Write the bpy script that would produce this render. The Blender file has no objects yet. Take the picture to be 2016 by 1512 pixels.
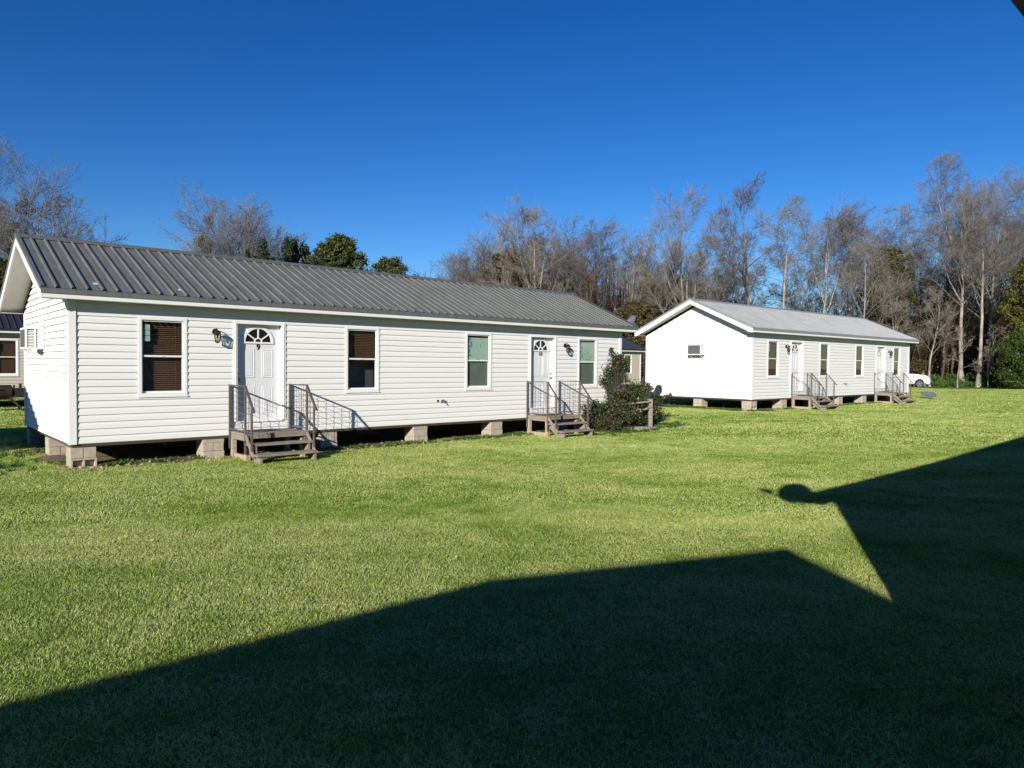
import bpy, math, random
import numpy as np
from mathutils import Vector, Matrix

# ------------------------------------------------------------------ camera, sky, sun, exposure
sc = bpy.context.scene
C = sc.collection
EYE = 1.78
PITCH, ROLL = 0.026, 0.0082
cam_d = bpy.data.cameras.new("camera"); cam = bpy.data.objects.new("camera", cam_d); C.objects.link(cam)
cam_d.sensor_width = 36.0; cam_d.lens = 1395.2 / 2016 * 36.0
cam_d.clip_start = 0.05; cam_d.clip_end = 3000
_R = Vector((1, 0, 0)); _F = Vector((0, math.cos(PITCH), -math.sin(PITCH))); _U = Vector((0, math.sin(PITCH), math.cos(PITCH)))
_r = _R * math.cos(ROLL) + _U * math.sin(ROLL); _u = _U * math.cos(ROLL) - _R * math.sin(ROLL)
cam.matrix_world = Matrix(((_r.x, _u.x, -_F.x, 0), (_r.y, _u.y, -_F.y, 0), (_r.z, _u.z, -_F.z, EYE), (0, 0, 0, 1)))
sc.camera = cam
SUN_EL = math.radians(19.5); SUN_AZ = math.radians(19.2)       # the light travels towards this azimuth (from +Y to +X)
world = bpy.data.worlds.new("World"); sc.world = world; world.use_nodes = True
wn = world.node_tree; wn.nodes.clear()
sky = wn.nodes.new("ShaderNodeTexSky"); sky.sky_type = 'NISHITA'; sky.sun_disc = False
sky.sun_elevation = SUN_EL; sky.sun_rotation = math.pi + SUN_AZ
sky.altitude = 0; sky.air_density = 1.0; sky.dust_density = 0.0; sky.ozone_density = 5.0
hs = wn.nodes.new("ShaderNodeHueSaturation"); hs.inputs['Hue'].default_value = 0.509; hs.inputs['Saturation'].default_value = 1.16; hs.inputs['Value'].default_value = 1.0
bg = wn.nodes.new("ShaderNodeBackground"); bg.inputs['Strength'].default_value = 0.053
wo = wn.nodes.new("ShaderNodeOutputWorld")
gm = wn.nodes.new('ShaderNodeGamma'); gm.inputs[1].default_value = 1.22
wn.links.new(sky.outputs[0], gm.inputs[0]); wn.links.new(gm.outputs[0], hs.inputs['Color']); wn.links.new(hs.outputs[0], bg.inputs['Color']); wn.links.new(bg.outputs[0], wo.inputs['Surface'])
sun_d = bpy.data.lights.new("sun", 'SUN'); sun_d.energy = 5.0; sun_d.angle = math.radians(0.5); sun_d.color = (1.0, 0.93, 0.82)
sun = bpy.data.objects.new("sun", sun_d); C.objects.link(sun)
travel = Vector((math.sin(SUN_AZ) * math.cos(SUN_EL), math.cos(SUN_AZ) * math.cos(SUN_EL), -math.sin(SUN_EL)))
sun.rotation_euler = travel.to_track_quat('-Z', 'Y').to_euler()
sc.view_settings.view_transform = 'Standard'; sc.view_settings.look = 'None'
sc.view_settings.exposure = 0.56; sc.view_settings.gamma = 1.0
sc.cycles.max_bounces = 8; sc.cycles.transparent_max_bounces = 12

random.seed(5); rng = np.random.default_rng(7)

# ------------------------------------------------------------------ helpers
def newobj(name, data, parent=None, loc=None, rotz=None):
    o = bpy.data.objects.new(name, data); C.objects.link(o)
    if parent is not None: o.parent = parent
    if loc is not None: o.location = loc
    if rotz is not None: o.rotation_euler = (0, 0, rotz)
    return o
def tag(o, label=None, cat=None, group=None, kind=None):
    if label: o['label'] = label
    if cat: o['category'] = cat
    if group: o['group'] = group
    if kind: o['kind'] = kind
    return o
def empty(name, loc=(0, 0, 0), rotz=0.0, label=None, cat=None, group=None):
    o = newobj(name, None, None, loc, rotz); o.empty_display_size = 0.3
    return tag(o, label, cat, group)
class MB:
    def __init__(s): s.v = []; s.f = []; s.sm = False
    def add(s, vs, fs):
        n = len(s.v); s.v += [tuple(v) for v in vs]; s.f += [tuple(i + n for i in f) for f in fs]; return s
    def box(s, a, b):
        (x0, y0, z0), (x1, y1, z1) = a, b
        if x0 > x1: x0, x1 = x1, x0
        if y0 > y1: y0, y1 = y1, y0
        if z0 > z1: z0, z1 = z1, z0
        return s.add([(x0, y0, z0), (x1, y0, z0), (x1, y1, z0), (x0, y1, z0), (x0, y0, z1), (x1, y0, z1), (x1, y1, z1), (x0, y1, z1)],
              [(0, 3, 2, 1), (4, 5, 6, 7), (0, 1, 5, 4), (1, 2, 6, 5), (2, 3, 7, 6), (3, 0, 4, 7)])
    def bar(s, p, q, w, h=None, up=(0, 0, 1)):
        p, q = Vector(p), Vector(q); h = h or w; d = (q - p).normalized(); up = Vector(up)
        if abs(d.dot(up)) > .99: up = Vector((0, 1, 0))
        a = d.cross(up).normalized() * w / 2; b = a.cross(d).normalized() * h / 2
        vs = [p - a - b, p + a - b, p + a + b, p - a + b, q - a - b, q + a - b, q + a + b, q - a + b]
        return s.add(vs, [(0, 1, 2, 3), (7, 6, 5, 4), (0, 4, 5, 1), (1, 5, 6, 2), (2, 6, 7, 3), (3, 7, 4, 0)])
    def tube(s, pts, rs, n=8, cap=True):
        pts = [Vector(p) for p in pts]
        if not hasattr(rs, '__len__'): rs = [rs] * len(pts)
        base = len(s.v); prev = None
        for i, p in enumerate(pts):
            d = (pts[min(i + 1, len(pts) - 1)] - pts[max(i - 1, 0)]).normalized()
            if prev is None:
                a = d.orthogonal().normalized()
            else:
                a = (prev - d * prev.dot(d)).normalized()
            prev = a; b = d.cross(a)
            for k in range(n):
                t = 2 * math.pi * k / n; s.v.append(tuple(p + (a * math.cos(t) + b * math.sin(t)) * rs[i]))
        for i in range(len(pts) - 1):
            for k in range(n):
                k2 = (k + 1) % n; s.f.append((base + i * n + k, base + i * n + k2, base + (i + 1) * n + k2, base + (i + 1) * n + k))
        if cap:
            s.f.append(tuple(base + k for k in range(n))[::-1]); s.f.append(tuple(base + (len(pts) - 1) * n + k for k in range(n)))
        return s
    def prism(s, poly, ax, a, b):
        """poly: 2-D outline; ax: axis of extrusion 'x','y','z' from a to b"""
        def P(u, w, t): return {'x': (t, u, w), 'y': (u, t, w), 'z': (u, w, t)}[ax]
        n = len(poly); vs = [P(u, w, a) for u, w in poly] + [P(u, w, b) for u, w in poly]
        fs = [tuple(range(n))[::-1], tuple(range(n, 2 * n))] + [(i, (i + 1) % n, n + (i + 1) % n, n + i) for i in range(n)]
        return s.add(vs, fs)
    def build(s, name, mat, parent=None, smooth=False, bevel=0, fixn=True, loc=None, rotz=None):
        me = bpy.data.meshes.new(name); me.from_pydata(s.v, [], s.f)
        if fixn:
            import bmesh
            bm = bmesh.new(); bm.from_mesh(me); bmesh.ops.recalc_face_normals(bm, faces=bm.faces); bm.to_mesh(me); bm.free()
        for m in (mat if isinstance(mat, (list, tuple)) else [mat]): me.materials.append(m)
        if smooth: me.polygons.foreach_set('use_smooth', [True] * len(me.polygons))
        o = newobj(name, me, parent, loc, rotz)
        if bevel:
            b = o.modifiers.new('bevel', 'BEVEL'); b.width = bevel; b.segments = 2; b.limit_method = 'ANGLE'
        return o
def npmesh(name, V, F, mat, smooth=False):
    """V (n,3) array; F (m,k) array, one polygon size"""
    me = bpy.data.meshes.new(name); k = F.shape[1]
    me.vertices.add(len(V)); me.vertices.foreach_set('co', V.astype(np.float32).ravel())
    me.loops.add(F.size); me.loops.foreach_set('vertex_index', F.astype(np.int32).ravel())
    me.polygons.add(len(F)); me.polygons.foreach_set('loop_start', (np.arange(len(F)) * k).astype(np.int32))
    me.polygons.foreach_set('loop_total', np.full(len(F), k, np.int32))
    me.polygons.foreach_set('use_smooth', np.full(len(F), smooth))
    me.materials.append(mat); me.update(calc_edges=True); me.validate()
    return me

# ------------------------------------------------------------------ materials
def N(nt, t, **kw):
    n = nt.nodes.new(t)
    for k, v in kw.items():
        if k in n.inputs: n.inputs[k].default_value = v
        else: setattr(n, k, v)
    return n
def ramp(nt, stops):
    r = nt.nodes.new('ShaderNodeValToRGB'); e = r.color_ramp.elements
    while len(e) < len(stops): e.new(0.5)
    for i, (p, c) in enumerate(stops):
        e[i].position = p; e[i].color = (*c, 1)
    return r
def mat(name, col, rough=0.6, metal=0.0, var=0.0, scale=8.0, bump=0.0, bscale=60.0, col2=None, spec=0.5, stretch=None, obj=True, coat=0.0):
    m = bpy.data.materials.new(name); m.use_nodes = True; nt = m.node_tree; b = nt.nodes['Principled BSDF']
    b.inputs['Roughness'].default_value = rough; b.inputs['Metallic'].default_value = metal; b.inputs['Specular IOR Level'].default_value = spec
    b.inputs['Coat Weight'].default_value = coat
    tc = nt.nodes.new('ShaderNodeTexCoord'); mp = nt.nodes.new('ShaderNodeMapping')
    nt.links.new(tc.outputs['Object'], mp.inputs[0])
    if stretch: mp.inputs['Scale'].default_value = stretch
    if col2 is not None or var:
        c2 = col2 if col2 is not None else tuple(c * (1 - var) for c in col)
        no = N(nt, 'ShaderNodeTexNoise', Scale=scale, Detail=6.0, Roughness=0.65)
        nt.links.new(mp.outputs[0], no.inputs['Vector'])
        r = ramp(nt, [(0.35, c2), (0.65, col)])
        nt.links.new(no.outputs['Fac'], r.inputs[0]); nt.links.new(r.outputs[0], b.inputs['Base Color'])
    else: b.inputs['Base Color'].default_value = (*col, 1)
    if bump:
        nb = N(nt, 'ShaderNodeTexNoise', Scale=bscale, Detail=5.0); nt.links.new(mp.outputs[0], nb.inputs['Vector'])
        bp = N(nt, 'ShaderNodeBump', Strength=bump, Distance=0.01); nt.links.new(nb.outputs['Fac'], bp.inputs['Height']); nt.links.new(bp.outputs[0], b.inputs['Normal'])
    return m
def leafmat(name, stops, rough=0.5, trans=0.25, spec=0.4):
    m = bpy.data.materials.new(name); m.use_nodes = True; nt = m.node_tree; b = nt.nodes['Principled BSDF']
    g = nt.nodes.new('ShaderNodeNewGeometry'); r = ramp(nt, stops)
    nt.links.new(g.outputs['Random Per Island'], r.inputs[0]); nt.links.new(r.outputs[0], b.inputs['Base Color'])
    b.inputs['Roughness'].default_value = rough; b.inputs['Specular IOR Level'].default_value = spec
    t = nt.nodes.new('ShaderNodeBsdfTranslucent'); nt.links.new(r.outputs[0], t.inputs[0])
    mx = N(nt, 'ShaderNodeMixShader'); mx.inputs[0].default_value = trans
    nt.links.new(b.outputs[0], mx.inputs[1]); nt.links.new(t.outputs[0], mx.inputs[2]); nt.links.new(mx.outputs[0], nt.nodes['Material Output'].inputs[0])
    return m
def glassmat(name, tint=(0.6, 0.65, 0.63), ior=1.5):
    m = bpy.data.materials.new(name); m.use_nodes = True; nt = m.node_tree; nt.nodes.remove(nt.nodes['Principled BSDF'])
    tr = nt.nodes.new('ShaderNodeBsdfTransparent'); tr.inputs[0].default_value = (*tint, 1)
    gl = nt.nodes.new('ShaderNodeBsdfGlossy'); gl.inputs['Roughness'].default_value = 0.02
    lw = nt.nodes.new('ShaderNodeLayerWeight'); pw = N(nt, 'ShaderNodeMath', operation='POWER'); pw.inputs[1].default_value = 4.0; fr = N(nt, 'ShaderNodeMath', operation='MULTIPLY_ADD'); fr.inputs[1].default_value = 0.9; fr.inputs[2].default_value = 0.04
    lw.inputs['Blend'].default_value = 0.5; nt.links.new(lw.outputs['Facing'], pw.inputs[0]); nt.links.new(pw.outputs[0], fr.inputs[0]); mx = nt.nodes.new('ShaderNodeMixShader')
    nt.links.new(fr.outputs[0], mx.inputs[0]); nt.links.new(tr.outputs[0], mx.inputs[1]); nt.links.new(gl.outputs[0], mx.inputs[2])
    nt.links.new(mx.outputs[0], nt.nodes['Material Output'].inputs[0]); return m

M = {}
M['siding'] = mat('white_vinyl', (0.72, 0.72, 0.705), 0.55, var=0.05, scale=1.1, bump=0.05, bscale=90, stretch=(0.35, 0.35, 6), spec=0.3)
M['tan'] = mat('tan_vinyl', (0.47, 0.44, 0.35), 0.6, var=0.06, scale=1.5, spec=0.3)
M['trim'] = mat('white_trim', (0.74, 0.74, 0.72), 0.45, var=0.03, scale=3)
M['soffit'] = mat('soffit', (0.62, 0.60, 0.54), 0.7, var=0.1, scale=4)
M['doorp'] = mat('door_paint', (0.64, 0.65, 0.67), 0.4, var=0.03, scale=3)
def roofmat(name, a, b_, rough, metal):
    m = mat(name, a, rough, metal, col2=b_, scale=5.0, stretch=(3, 0.35, 0.35), spec=0.4, bump=0.10, bscale=30); return m
M['roof1'] = roofmat('charcoal_metal', (0.235, 0.242, 0.220), (0.165, 0.170, 0.155), 0.50, 0.5)
M['roof2'] = roofmat('galvanised_metal', (0.37, 0.38, 0.38), (0.29, 0.30, 0.30), 0.5, 0.45)
M['roof3'] = roofmat('black_metal', (0.03, 0.033, 0.045), (0.024, 0.026, 0.034), 0.5, 0.1)
M['block'] = mat('concrete_block', (0.44, 0.39, 0.32), 0.95, col2=(0.33, 0.285, 0.22), scale=7, bump=0.5, bscale=120)
M['under'] = mat('floor_underside_eave_shade', (0.05, 0.04, 0.03), 0.95)
M['wood'] = mat('weathered_wood', (0.30, 0.26, 0.215), 0.9, col2=(0.15, 0.12, 0.10), scale=9, bump=0.5, bscale=50, stretch=(1, 5, 5))
M['woodlt'] = mat('treated_post', (0.42, 0.35, 0.25), 0.9, col2=(0.27, 0.21, 0.15), scale=9, bump=0.4, bscale=50, stretch=(5, 5, 1))
M['rail'] = mat('grey_rail_steel', (0.085, 0.08, 0.08), 0.6, 0.2, col2=(0.13, 0.10, 0.085), scale=9)
M['black'] = mat('black_metal_paint', (0.012, 0.012, 0.013), 0.4, 0.3)
M['rubber'] = mat('tyre_rubber', (0.02, 0.02, 0.02), 0.85)
M['alloy'] = mat('alloy_wheel', (0.6, 0.6, 0.62), 0.3, 0.8)
M['carw'] = mat('white_car_paint', (0.80, 0.80, 0.80), 0.25, coat=0.6)
M['carb'] = mat('black_plastic_trim', (0.02, 0.02, 0.022), 0.5)
M['glass'] = glassmat('window_glass', (0.88, 0.90, 0.88), 1.45)
M['cglass'] = mat('dark_car_glass', (0.01, 0.012, 0.015), 0.05)
M['lglass'] = glassmat('lantern_glass', (0.85, 0.85, 0.85))
M['blind'] = mat('brown_blind', (0.24, 0.125, 0.07), 0.6, var=0.2, scale=20)
M['shade'] = mat('pale_roller_shade', (0.20, 0.24, 0.22), 0.8, var=0.1, scale=10)
M['film'] = mat('aqua_window_film', (0.56, 0.74, 0.66), 0.5, var=0.06, scale=4)
M['filmd'] = mat('film_print', (0.20, 0.33, 0.32), 0.5)
M['filmy'] = mat('film_yellow', (0.62, 0.55, 0.28), 0.5)
M['paper'] = mat('pale_sticker', (0.55, 0.66, 0.66), 0.6)
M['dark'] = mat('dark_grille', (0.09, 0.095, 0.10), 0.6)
M['acw'] = mat('white_appliance', (0.78, 0.78, 0.75), 0.45, var=0.05, scale=9)
M['num'] = mat('number_black', (0.01, 0.01, 0.01), 0.5)
M['brass'] = mat('knob_metal', (0.35, 0.33, 0.30), 0.25, 0.9)
M['dish'] = mat('grey_dish', (0.16, 0.18, 0.23), 0.55, 0.1, var=0.15, scale=6)
M['rust'] = mat('sooty_steel', (0.045, 0.028, 0.022), 0.7, 0.4, col2=(0.018, 0.016, 0.016), scale=6)
M['mat'] = mat('door_mat', (0.03, 0.028, 0.028), 0.95)
M['bark'] = mat('grey_bark', (0.36, 0.325, 0.28), 0.95, col2=(0.12, 0.10, 0.085), scale=2.5, bump=0.6, bscale=9, stretch=(2, 2, .6))
M['barkw'] = mat('pale_bark', (0.37, 0.34, 0.295), 0.9, col2=(0.13, 0.11, 0.09), scale=1.3, bump=0.4, bscale=9, stretch=(1, 1, .6))
M['stem'] = mat('shrub_stems', (0.075, 0.055, 0.042), 0.9)
M['barkb'] = mat('brown_bark', (0.23, 0.17, 0.12), 0.95, col2=(0.11, 0.08, 0.06), scale=2.5, bump=0.6, bscale=9)
def twigmat(name, a, b_):
    return leafmat(name, [(0.0, a), (1.0, b_)], 0.9, 0.0, 0.1)
M['twig'] = twigmat('grey_twigs', (0.085, 0.078, 0.068), (0.21, 0.19, 0.165))
M['twigw'] = twigmat('pale_twigs', (0.095, 0.085, 0.073), (0.24, 0.216, 0.185))
M['twigb'] = twigmat('brown_twigs', (0.065, 0.051, 0.038), (0.155, 0.122, 0.092))
M['twigp'] = twigmat('purplish_twigs', (0.085, 0.07, 0.072), (0.18, 0.15, 0.148))
M['brush'] = twigmat('undergrowth_twigs', (0.03, 0.021, 0.015), (0.11, 0.076, 0.052))
M['cedar'] = leafmat('cedar_foliage', [(0, (0.010, 0.022, 0.010)), (1, (0.045, 0.065, 0.02))], 0.7, 0.1)
M['oak'] = leafmat('evergreen_leaves', [(0, (0.018, 0.032, 0.010)), (0.7, (0.07, 0.085, 0.02)), (1, (0.16, 0.15, 0.035))], 0.55, 0.2)
M['vine'] = leafmat('vine_leaves', [(0, (0.03, 0.026, 0.012)), (0.6, (0.085, 0.065, 0.025)), (1, (0.15, 0.11, 0.04))], 0.6, 0.2)
M['green'] = leafmat('bright_bush_leaves', [(0, (0.018, 0.045, 0.007)), (0.6, (0.055, 0.095, 0.014)), (1, (0.12, 0.15, 0.028))], 0.55, 0.3)
M['olive'] = leafmat('olive_leaves', [(0, (0.04, 0.055, 0.01)), (1, (0.16, 0.16, 0.03))], 0.55, 0.3)
M['holly'] = leafmat('shrub_leaves', [(0, (0.012, 0.028, 0.012)), (0.55, (0.035, 0.06, 0.022)), (0.88, (0.085, 0.105, 0.035)), (0.92, (0.10, 0.04, 0.025)), (1, (0.14, 0.06, 0.035))], 0.5, 0.12, 0.25)
M['weed'] = leafmat('weed_leaves', [(0, (0.03, 0.08, 0.012)), (1, (0.11, 0.19, 0.035))], 0.6, 0.3)
M['deadleaf'] = leafmat('dead_leaves', [(0, (0.16, 0.10, 0.055)), (1, (0.42, 0.32, 0.20))], 0.8, 0.1)

# ------------------------------------------------------------------ ground
TH1, TH2 = 0.7295, 0.7088
D1 = np.array([math.cos(TH1), math.sin(TH1)]); D2 = np.array([-math.sin(TH1), math.cos(TH1)])
def sstep(a, b, x):
    t = np.clip((x - a) / (b - a), 0, 1); return t * t * (3 - 2 * t)
def gz(x, y):
    a = x * D1[0] + y * D1[1]
    z = -0.065 + 0.235 * sstep(14, 23, a) - 0.06 * sstep(36, 60, a)
    r = np.sqrt(x * x + y * y)
    z = z + 0.045 * (1 - sstep(4, 11, r))
    z = z + 0.03 * np.sin(x * 0.23 + 1.3) * np.cos(y * 0.19) * (1 - sstep(20, 40, r))
    return z
HX1, HY1 = -7.5716, 12.1472
HX2, HY2 = 8.8697, 26.2184
L, W = 14.63, 4.90
def ground_mat(name, cols, fine):
    m = bpy.data.materials.new(name); m.use_nodes = True; nt = m.node_tree; b = nt.nodes['Principled BSDF']
    b.inputs['Roughness'].default_value = 0.95; b.inputs['Specular IOR Level'].default_value = 0.1
    g = nt.nodes.new('ShaderNodeNewGeometry')
    n1 = N(nt, 'ShaderNodeTexNoise', Scale=fine, Detail=8.0, Roughness=0.75); nt.links.new(g.outputs['Position'], n1.inputs['Vector'])
    r = ramp(nt, cols); nt.links.new(n1.outputs['Fac'], r.inputs[0]); nt.links.new(r.outputs[0], b.inputs['Base Color'])
    bp = N(nt, 'ShaderNodeBump', Strength=0.8, Distance=0.03); nt.links.new(n1.outputs['Fac'], bp.inputs['Height']); nt.links.new(bp.outputs[0], b.inputs['Normal'])
    return m
M['soil'] = ground_mat('lawn_soil', [(0.3, (0.05, 0.055, 0.02)), (0.5, (0.10, 0.13, 0.035)), (0.7, (0.19, 0.19, 0.08))], 9.0)
M['dirt'] = ground_mat('bare_dirt', [(0.3, (0.10, 0.075, 0.05)), (0.7, (0.26, 0.20, 0.14))], 5.0)
n_ = 161
gx = np.sign(np.linspace(-1, 1, n_)) * (np.abs(np.linspace(-1, 1, n_)) ** 2.2) * 900
gy = np.concatenate([np.linspace(-40, 60, 101), 60 + (np.linspace(0, 1, 41)[1:] ** 2) * 900])
gx = np.concatenate([-np.geomspace(50, 900, 20)[::-1], np.linspace(-49, 69, 119), np.geomspace(72, 900, 20)])
GX, GY = np.meshgrid(gx, gy); GZ = gz(GX, GY)
GZ = GZ - 0.012 - 0.03 * sstep(15, 40, np.hypot(GX, GY))
V = np.stack([GX.ravel(), GY.ravel(), GZ.ravel()], 1)
ny, nx = GX.shape; I = np.arange(ny * nx).reshape(ny, nx)
F = np.stack([I[:-1, :-1].ravel(), I[:-1, 1:].ravel(), I[1:, 1:].ravel(), I[1:, :-1].ravel()], 1)
tag(newobj('ground', npmesh('ground', V, F, M['soil'], True)), kind='structure')
# bare earth under and just around the raised houses, one strip sheet per house
def dirt_sheet(hx, hy, th, name):
    c, s = math.cos(th), math.sin(th); nxs, nys = 60, 28
    xs = np.linspace(-0.35, L + 0.6, nxs); ys = np.linspace(-0.32, W + 0.35, nys)
    A, B = np.meshgrid(xs, ys)
    edge = (B == ys[0]) | (B == ys[-1]) | (A == xs[0]) | (A == xs[-1])
    jit = rng.normal(0, 0.07, A.shape) * edge
    B = B + jit; A = A + rng.normal(0, 0.05, A.shape) * edge
    X = hx + A * c - B * s; Y = hy + A * s + B * c; Z = gz(X, Y) + np.where(edge, -0.05, 0.004)
    I = np.arange(nxs * nys).reshape(nys, nxs)
    F = np.stack([I[:-1, :-1].ravel(), I[:-1, 1:].ravel(), I[1:, 1:].ravel(), I[1:, :-1].ravel()], 1)
    tag(newobj(name, npmesh(name, np.stack([X.ravel(), Y.ravel(), Z.ravel()], 1), F, M['dirt'], True)), kind='structure')
dirt_sheet(HX1, HY1, TH1, 'bare_earth'); dirt_sheet(HX2, HY2, TH2, 'bare_earth')

# ------------------------------------------------------------------ houses
CO = 0.1235            # siding course
WH = CO * 20           # 2.47 top of front siding
PIER = 0.45
SL = (3.8438 - 2.6564) / (W / 2 + 0.26)
OE, OG = 0.29, 0.46
ZE = 2.643; ZR = ZE + SL * (W / 2 + OE)
def siding(mb, mp, z0, z1, lo, hi, openings, base=0.0, dp=1.0):
    """lap siding rows on a plane; mp(s, out, z) -> xyz; lo(z), hi(z) bounds; openings [(s0,s1,z0,z1)]"""
    n = int(math.ceil((z1 - z0) / CO - 1e-6))
    for k in range(n):
        a = z0 + k * CO; b = a + CO
        prof = [(q_, o_ * dp) for q_, o_ in ((b, .001), (b - .026, .003), (b - .050, .010), (a + .004, .016), (a, .015), (a, .001))]
        for (za, oa), (zb, ob) in zip(prof[:-1], prof[1:]):
            cuts = [za]
            if za - zb > 1e-6:
                for o in openings:
                    for zc in (o[2], o[3]):
                        if zb < zc < za: cuts.append(zc)
            cuts = sorted(set(cuts), reverse=True) + [zb]
            for c0, c1 in zip(cuts[:-1], cuts[1:]):
                if za - zb > 1e-6:
                    f0 = (za - c0) / (za - zb); f1 = (za - c1) / (za - zb)
                else: f0, f1 = 0, 1
                o0 = oa + (ob - oa) * f0; o1 = oa + (ob - oa) * f1; zm = (c0 + c1) / 2
                L0, H0, L1, H1 = lo(c0), hi(c0), lo(c1), hi(c1)
                if H0 <= L0 and H1 <= L1: continue
                H0 = max(H0, L0); H1 = max(H1, L1)
                iv = [(None, None)]; segs = []
                ops = sorted([o for o in openings if o[2] < zm < o[3]])
                st = None
                for o in ops:
                    segs.append((st, o[0])); st = o[1]
                segs.append((st, None))
                for sa, sb in segs:
                    pa0 = L0 if sa is None else sa; pa1 = L1 if sa is None else sa
                    pb0 = H0 if sb is None else sb; pb1 = H1 if sb is None else sb
                    mb.add([mp(pa0, o0 + base, c0), mp(pb0, o0 + base, c0), mp(pb1, o1 + base, c1), mp(pa1, o1 + base, c1)], [(0, 1, 2, 3)])
def arc(cx, cz, r, n, a0=0, a1=math.pi): return [(cx + r * math.cos(a0 + (a1 - a0) * i / n), cz + r * math.sin(a0 + (a1 - a0) * i / n)) for i in range(n + 1)]
TEXTS = {}
def text_mesh(txt, size, m, name, parent, loc, rot=(math.pi / 2, 0, 0)):
    cu = bpy.data.curves.new('txt', 'FONT'); cu.body = txt; cu.size = size; cu.extrude = 0.003; cu.offset = 0.0035; cu.align_x = 'CENTER'; cu.resolution_u = 4
    o = bpy.data.objects.new('txt', cu); C.objects.link(o); bpy.context.view_layer.update()
    me = bpy.data.meshes.new_from_object(o); bpy.data.objects.remove(o); me.materials.clear(); me.materials.append(m)
    r = newobj(name, me, parent, loc); r.rotation_euler = rot; return r

def make_window(root, s0, s1, style):
    z0, z1, zm = 0.80, 2.25, 1.53; t = 0.055; d = 0.024
    f = MB()
    f.box((s0, -d, z0), (s0 + t, .06, z1)).box((s1 - t, -d, z0), (s1, .06, z1)).box((s0 + t, -d, z1 - t), (s1 - t, .06, z1)).box((s0 + t, -d, z0), (s1 - t, .06, z0 + t))
    f.box((s0 - .012, -d - .012, z0 - .022), (s1 + .012, .02, z0 - .001))
    win = f.build('window', M['trim'], root)
    a, b = s0 + t, s1 - t; g = MB(); e = .028
    for (p, q, y) in ((zm - .012, z1 - t, .004), (z0 + t, zm + .018, .024)):
        g.box((a, y, p), (a + e, y + .018, q)).box((b - e, y, p), (b, y + .018, q)).box((a + e, y, q - e), (b - e, y + .018, q)).box((a + e, y, p), (b - e, y + .018, p + e + .006))
    g.box(((a + b) / 2 - .03, -.004, zm + .0), ((a + b) / 2 + .03, .004, zm + .012))
    g.build('sash', M['trim'], win)
    gp = MB().box((a + e, .012, zm + .02), (b - e, .016, z1 - t - e)).box((a + e, .032, z0 + t + e), (b - e, .036, zm - .01))
    gp.build('glass_pane', M['glass'], win)
    bb = MB(); lo_z = z0 + t
    if style in ('blind', 'blindtop'):
        zz = z1 - t - .02; zend = z0 + t if style == 'blind' else zm - .05
        while zz > zend:
            bb.add([(a, .095, zz - .022), (b, .095, zz - .022), (b, .13, zz), (a, .13, zz)], [(0, 1, 2, 3)])
            bb.add([(a, .095, zz - .0245), (b, .095, zz - .0245), (b, .13, zz - .0025), (a, .13, zz - .0025)], [(3, 2, 1, 0)]); zz -= .036
        for q in (a + .12, b - .12): bb.box((q, .088, zend), (q + .006, .09, z1 - t))
        bb.box((a, .095, z1 - t - .03), (b, .13, z1 - t)).build('blind', M['blind'], win)
    else:
        bb.box((a + e, .026, zm + .02), (b - e, .029, z1 - t - e - .05)); bb.build('window_film', M['film'], win)
        MB().box((a, .05, z0 + t), (b, .054, zm - .03)).build('roller_shade', M['shade'], win)
        for k, (px, pz, w_, h_) in enumerate(style): MB().box((a + e + px, .0225, z1 - t - .06 - pz), (a + e + px + w_, .0255, z1 - t - .06 - pz - h_)).build('film_print', M['filmd'], win)
        MB().box((b - e - .035, .0225, zm + .03), (b - e - .004, .0252, z1 - t - .09)).build('film_edge', M['filmy'], win)
    if style == 'blind' and s0 < 1.3:
        q = MB()
        for k in range(3): q.box((a + .05, .0165, z1 - .14 - k * .105), (a + .15, .0175, z1 - .235 - k * .105))
        q.build('sticker', M['paper'], win)
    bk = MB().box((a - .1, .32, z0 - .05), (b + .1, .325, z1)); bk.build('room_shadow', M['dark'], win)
    return win

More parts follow.
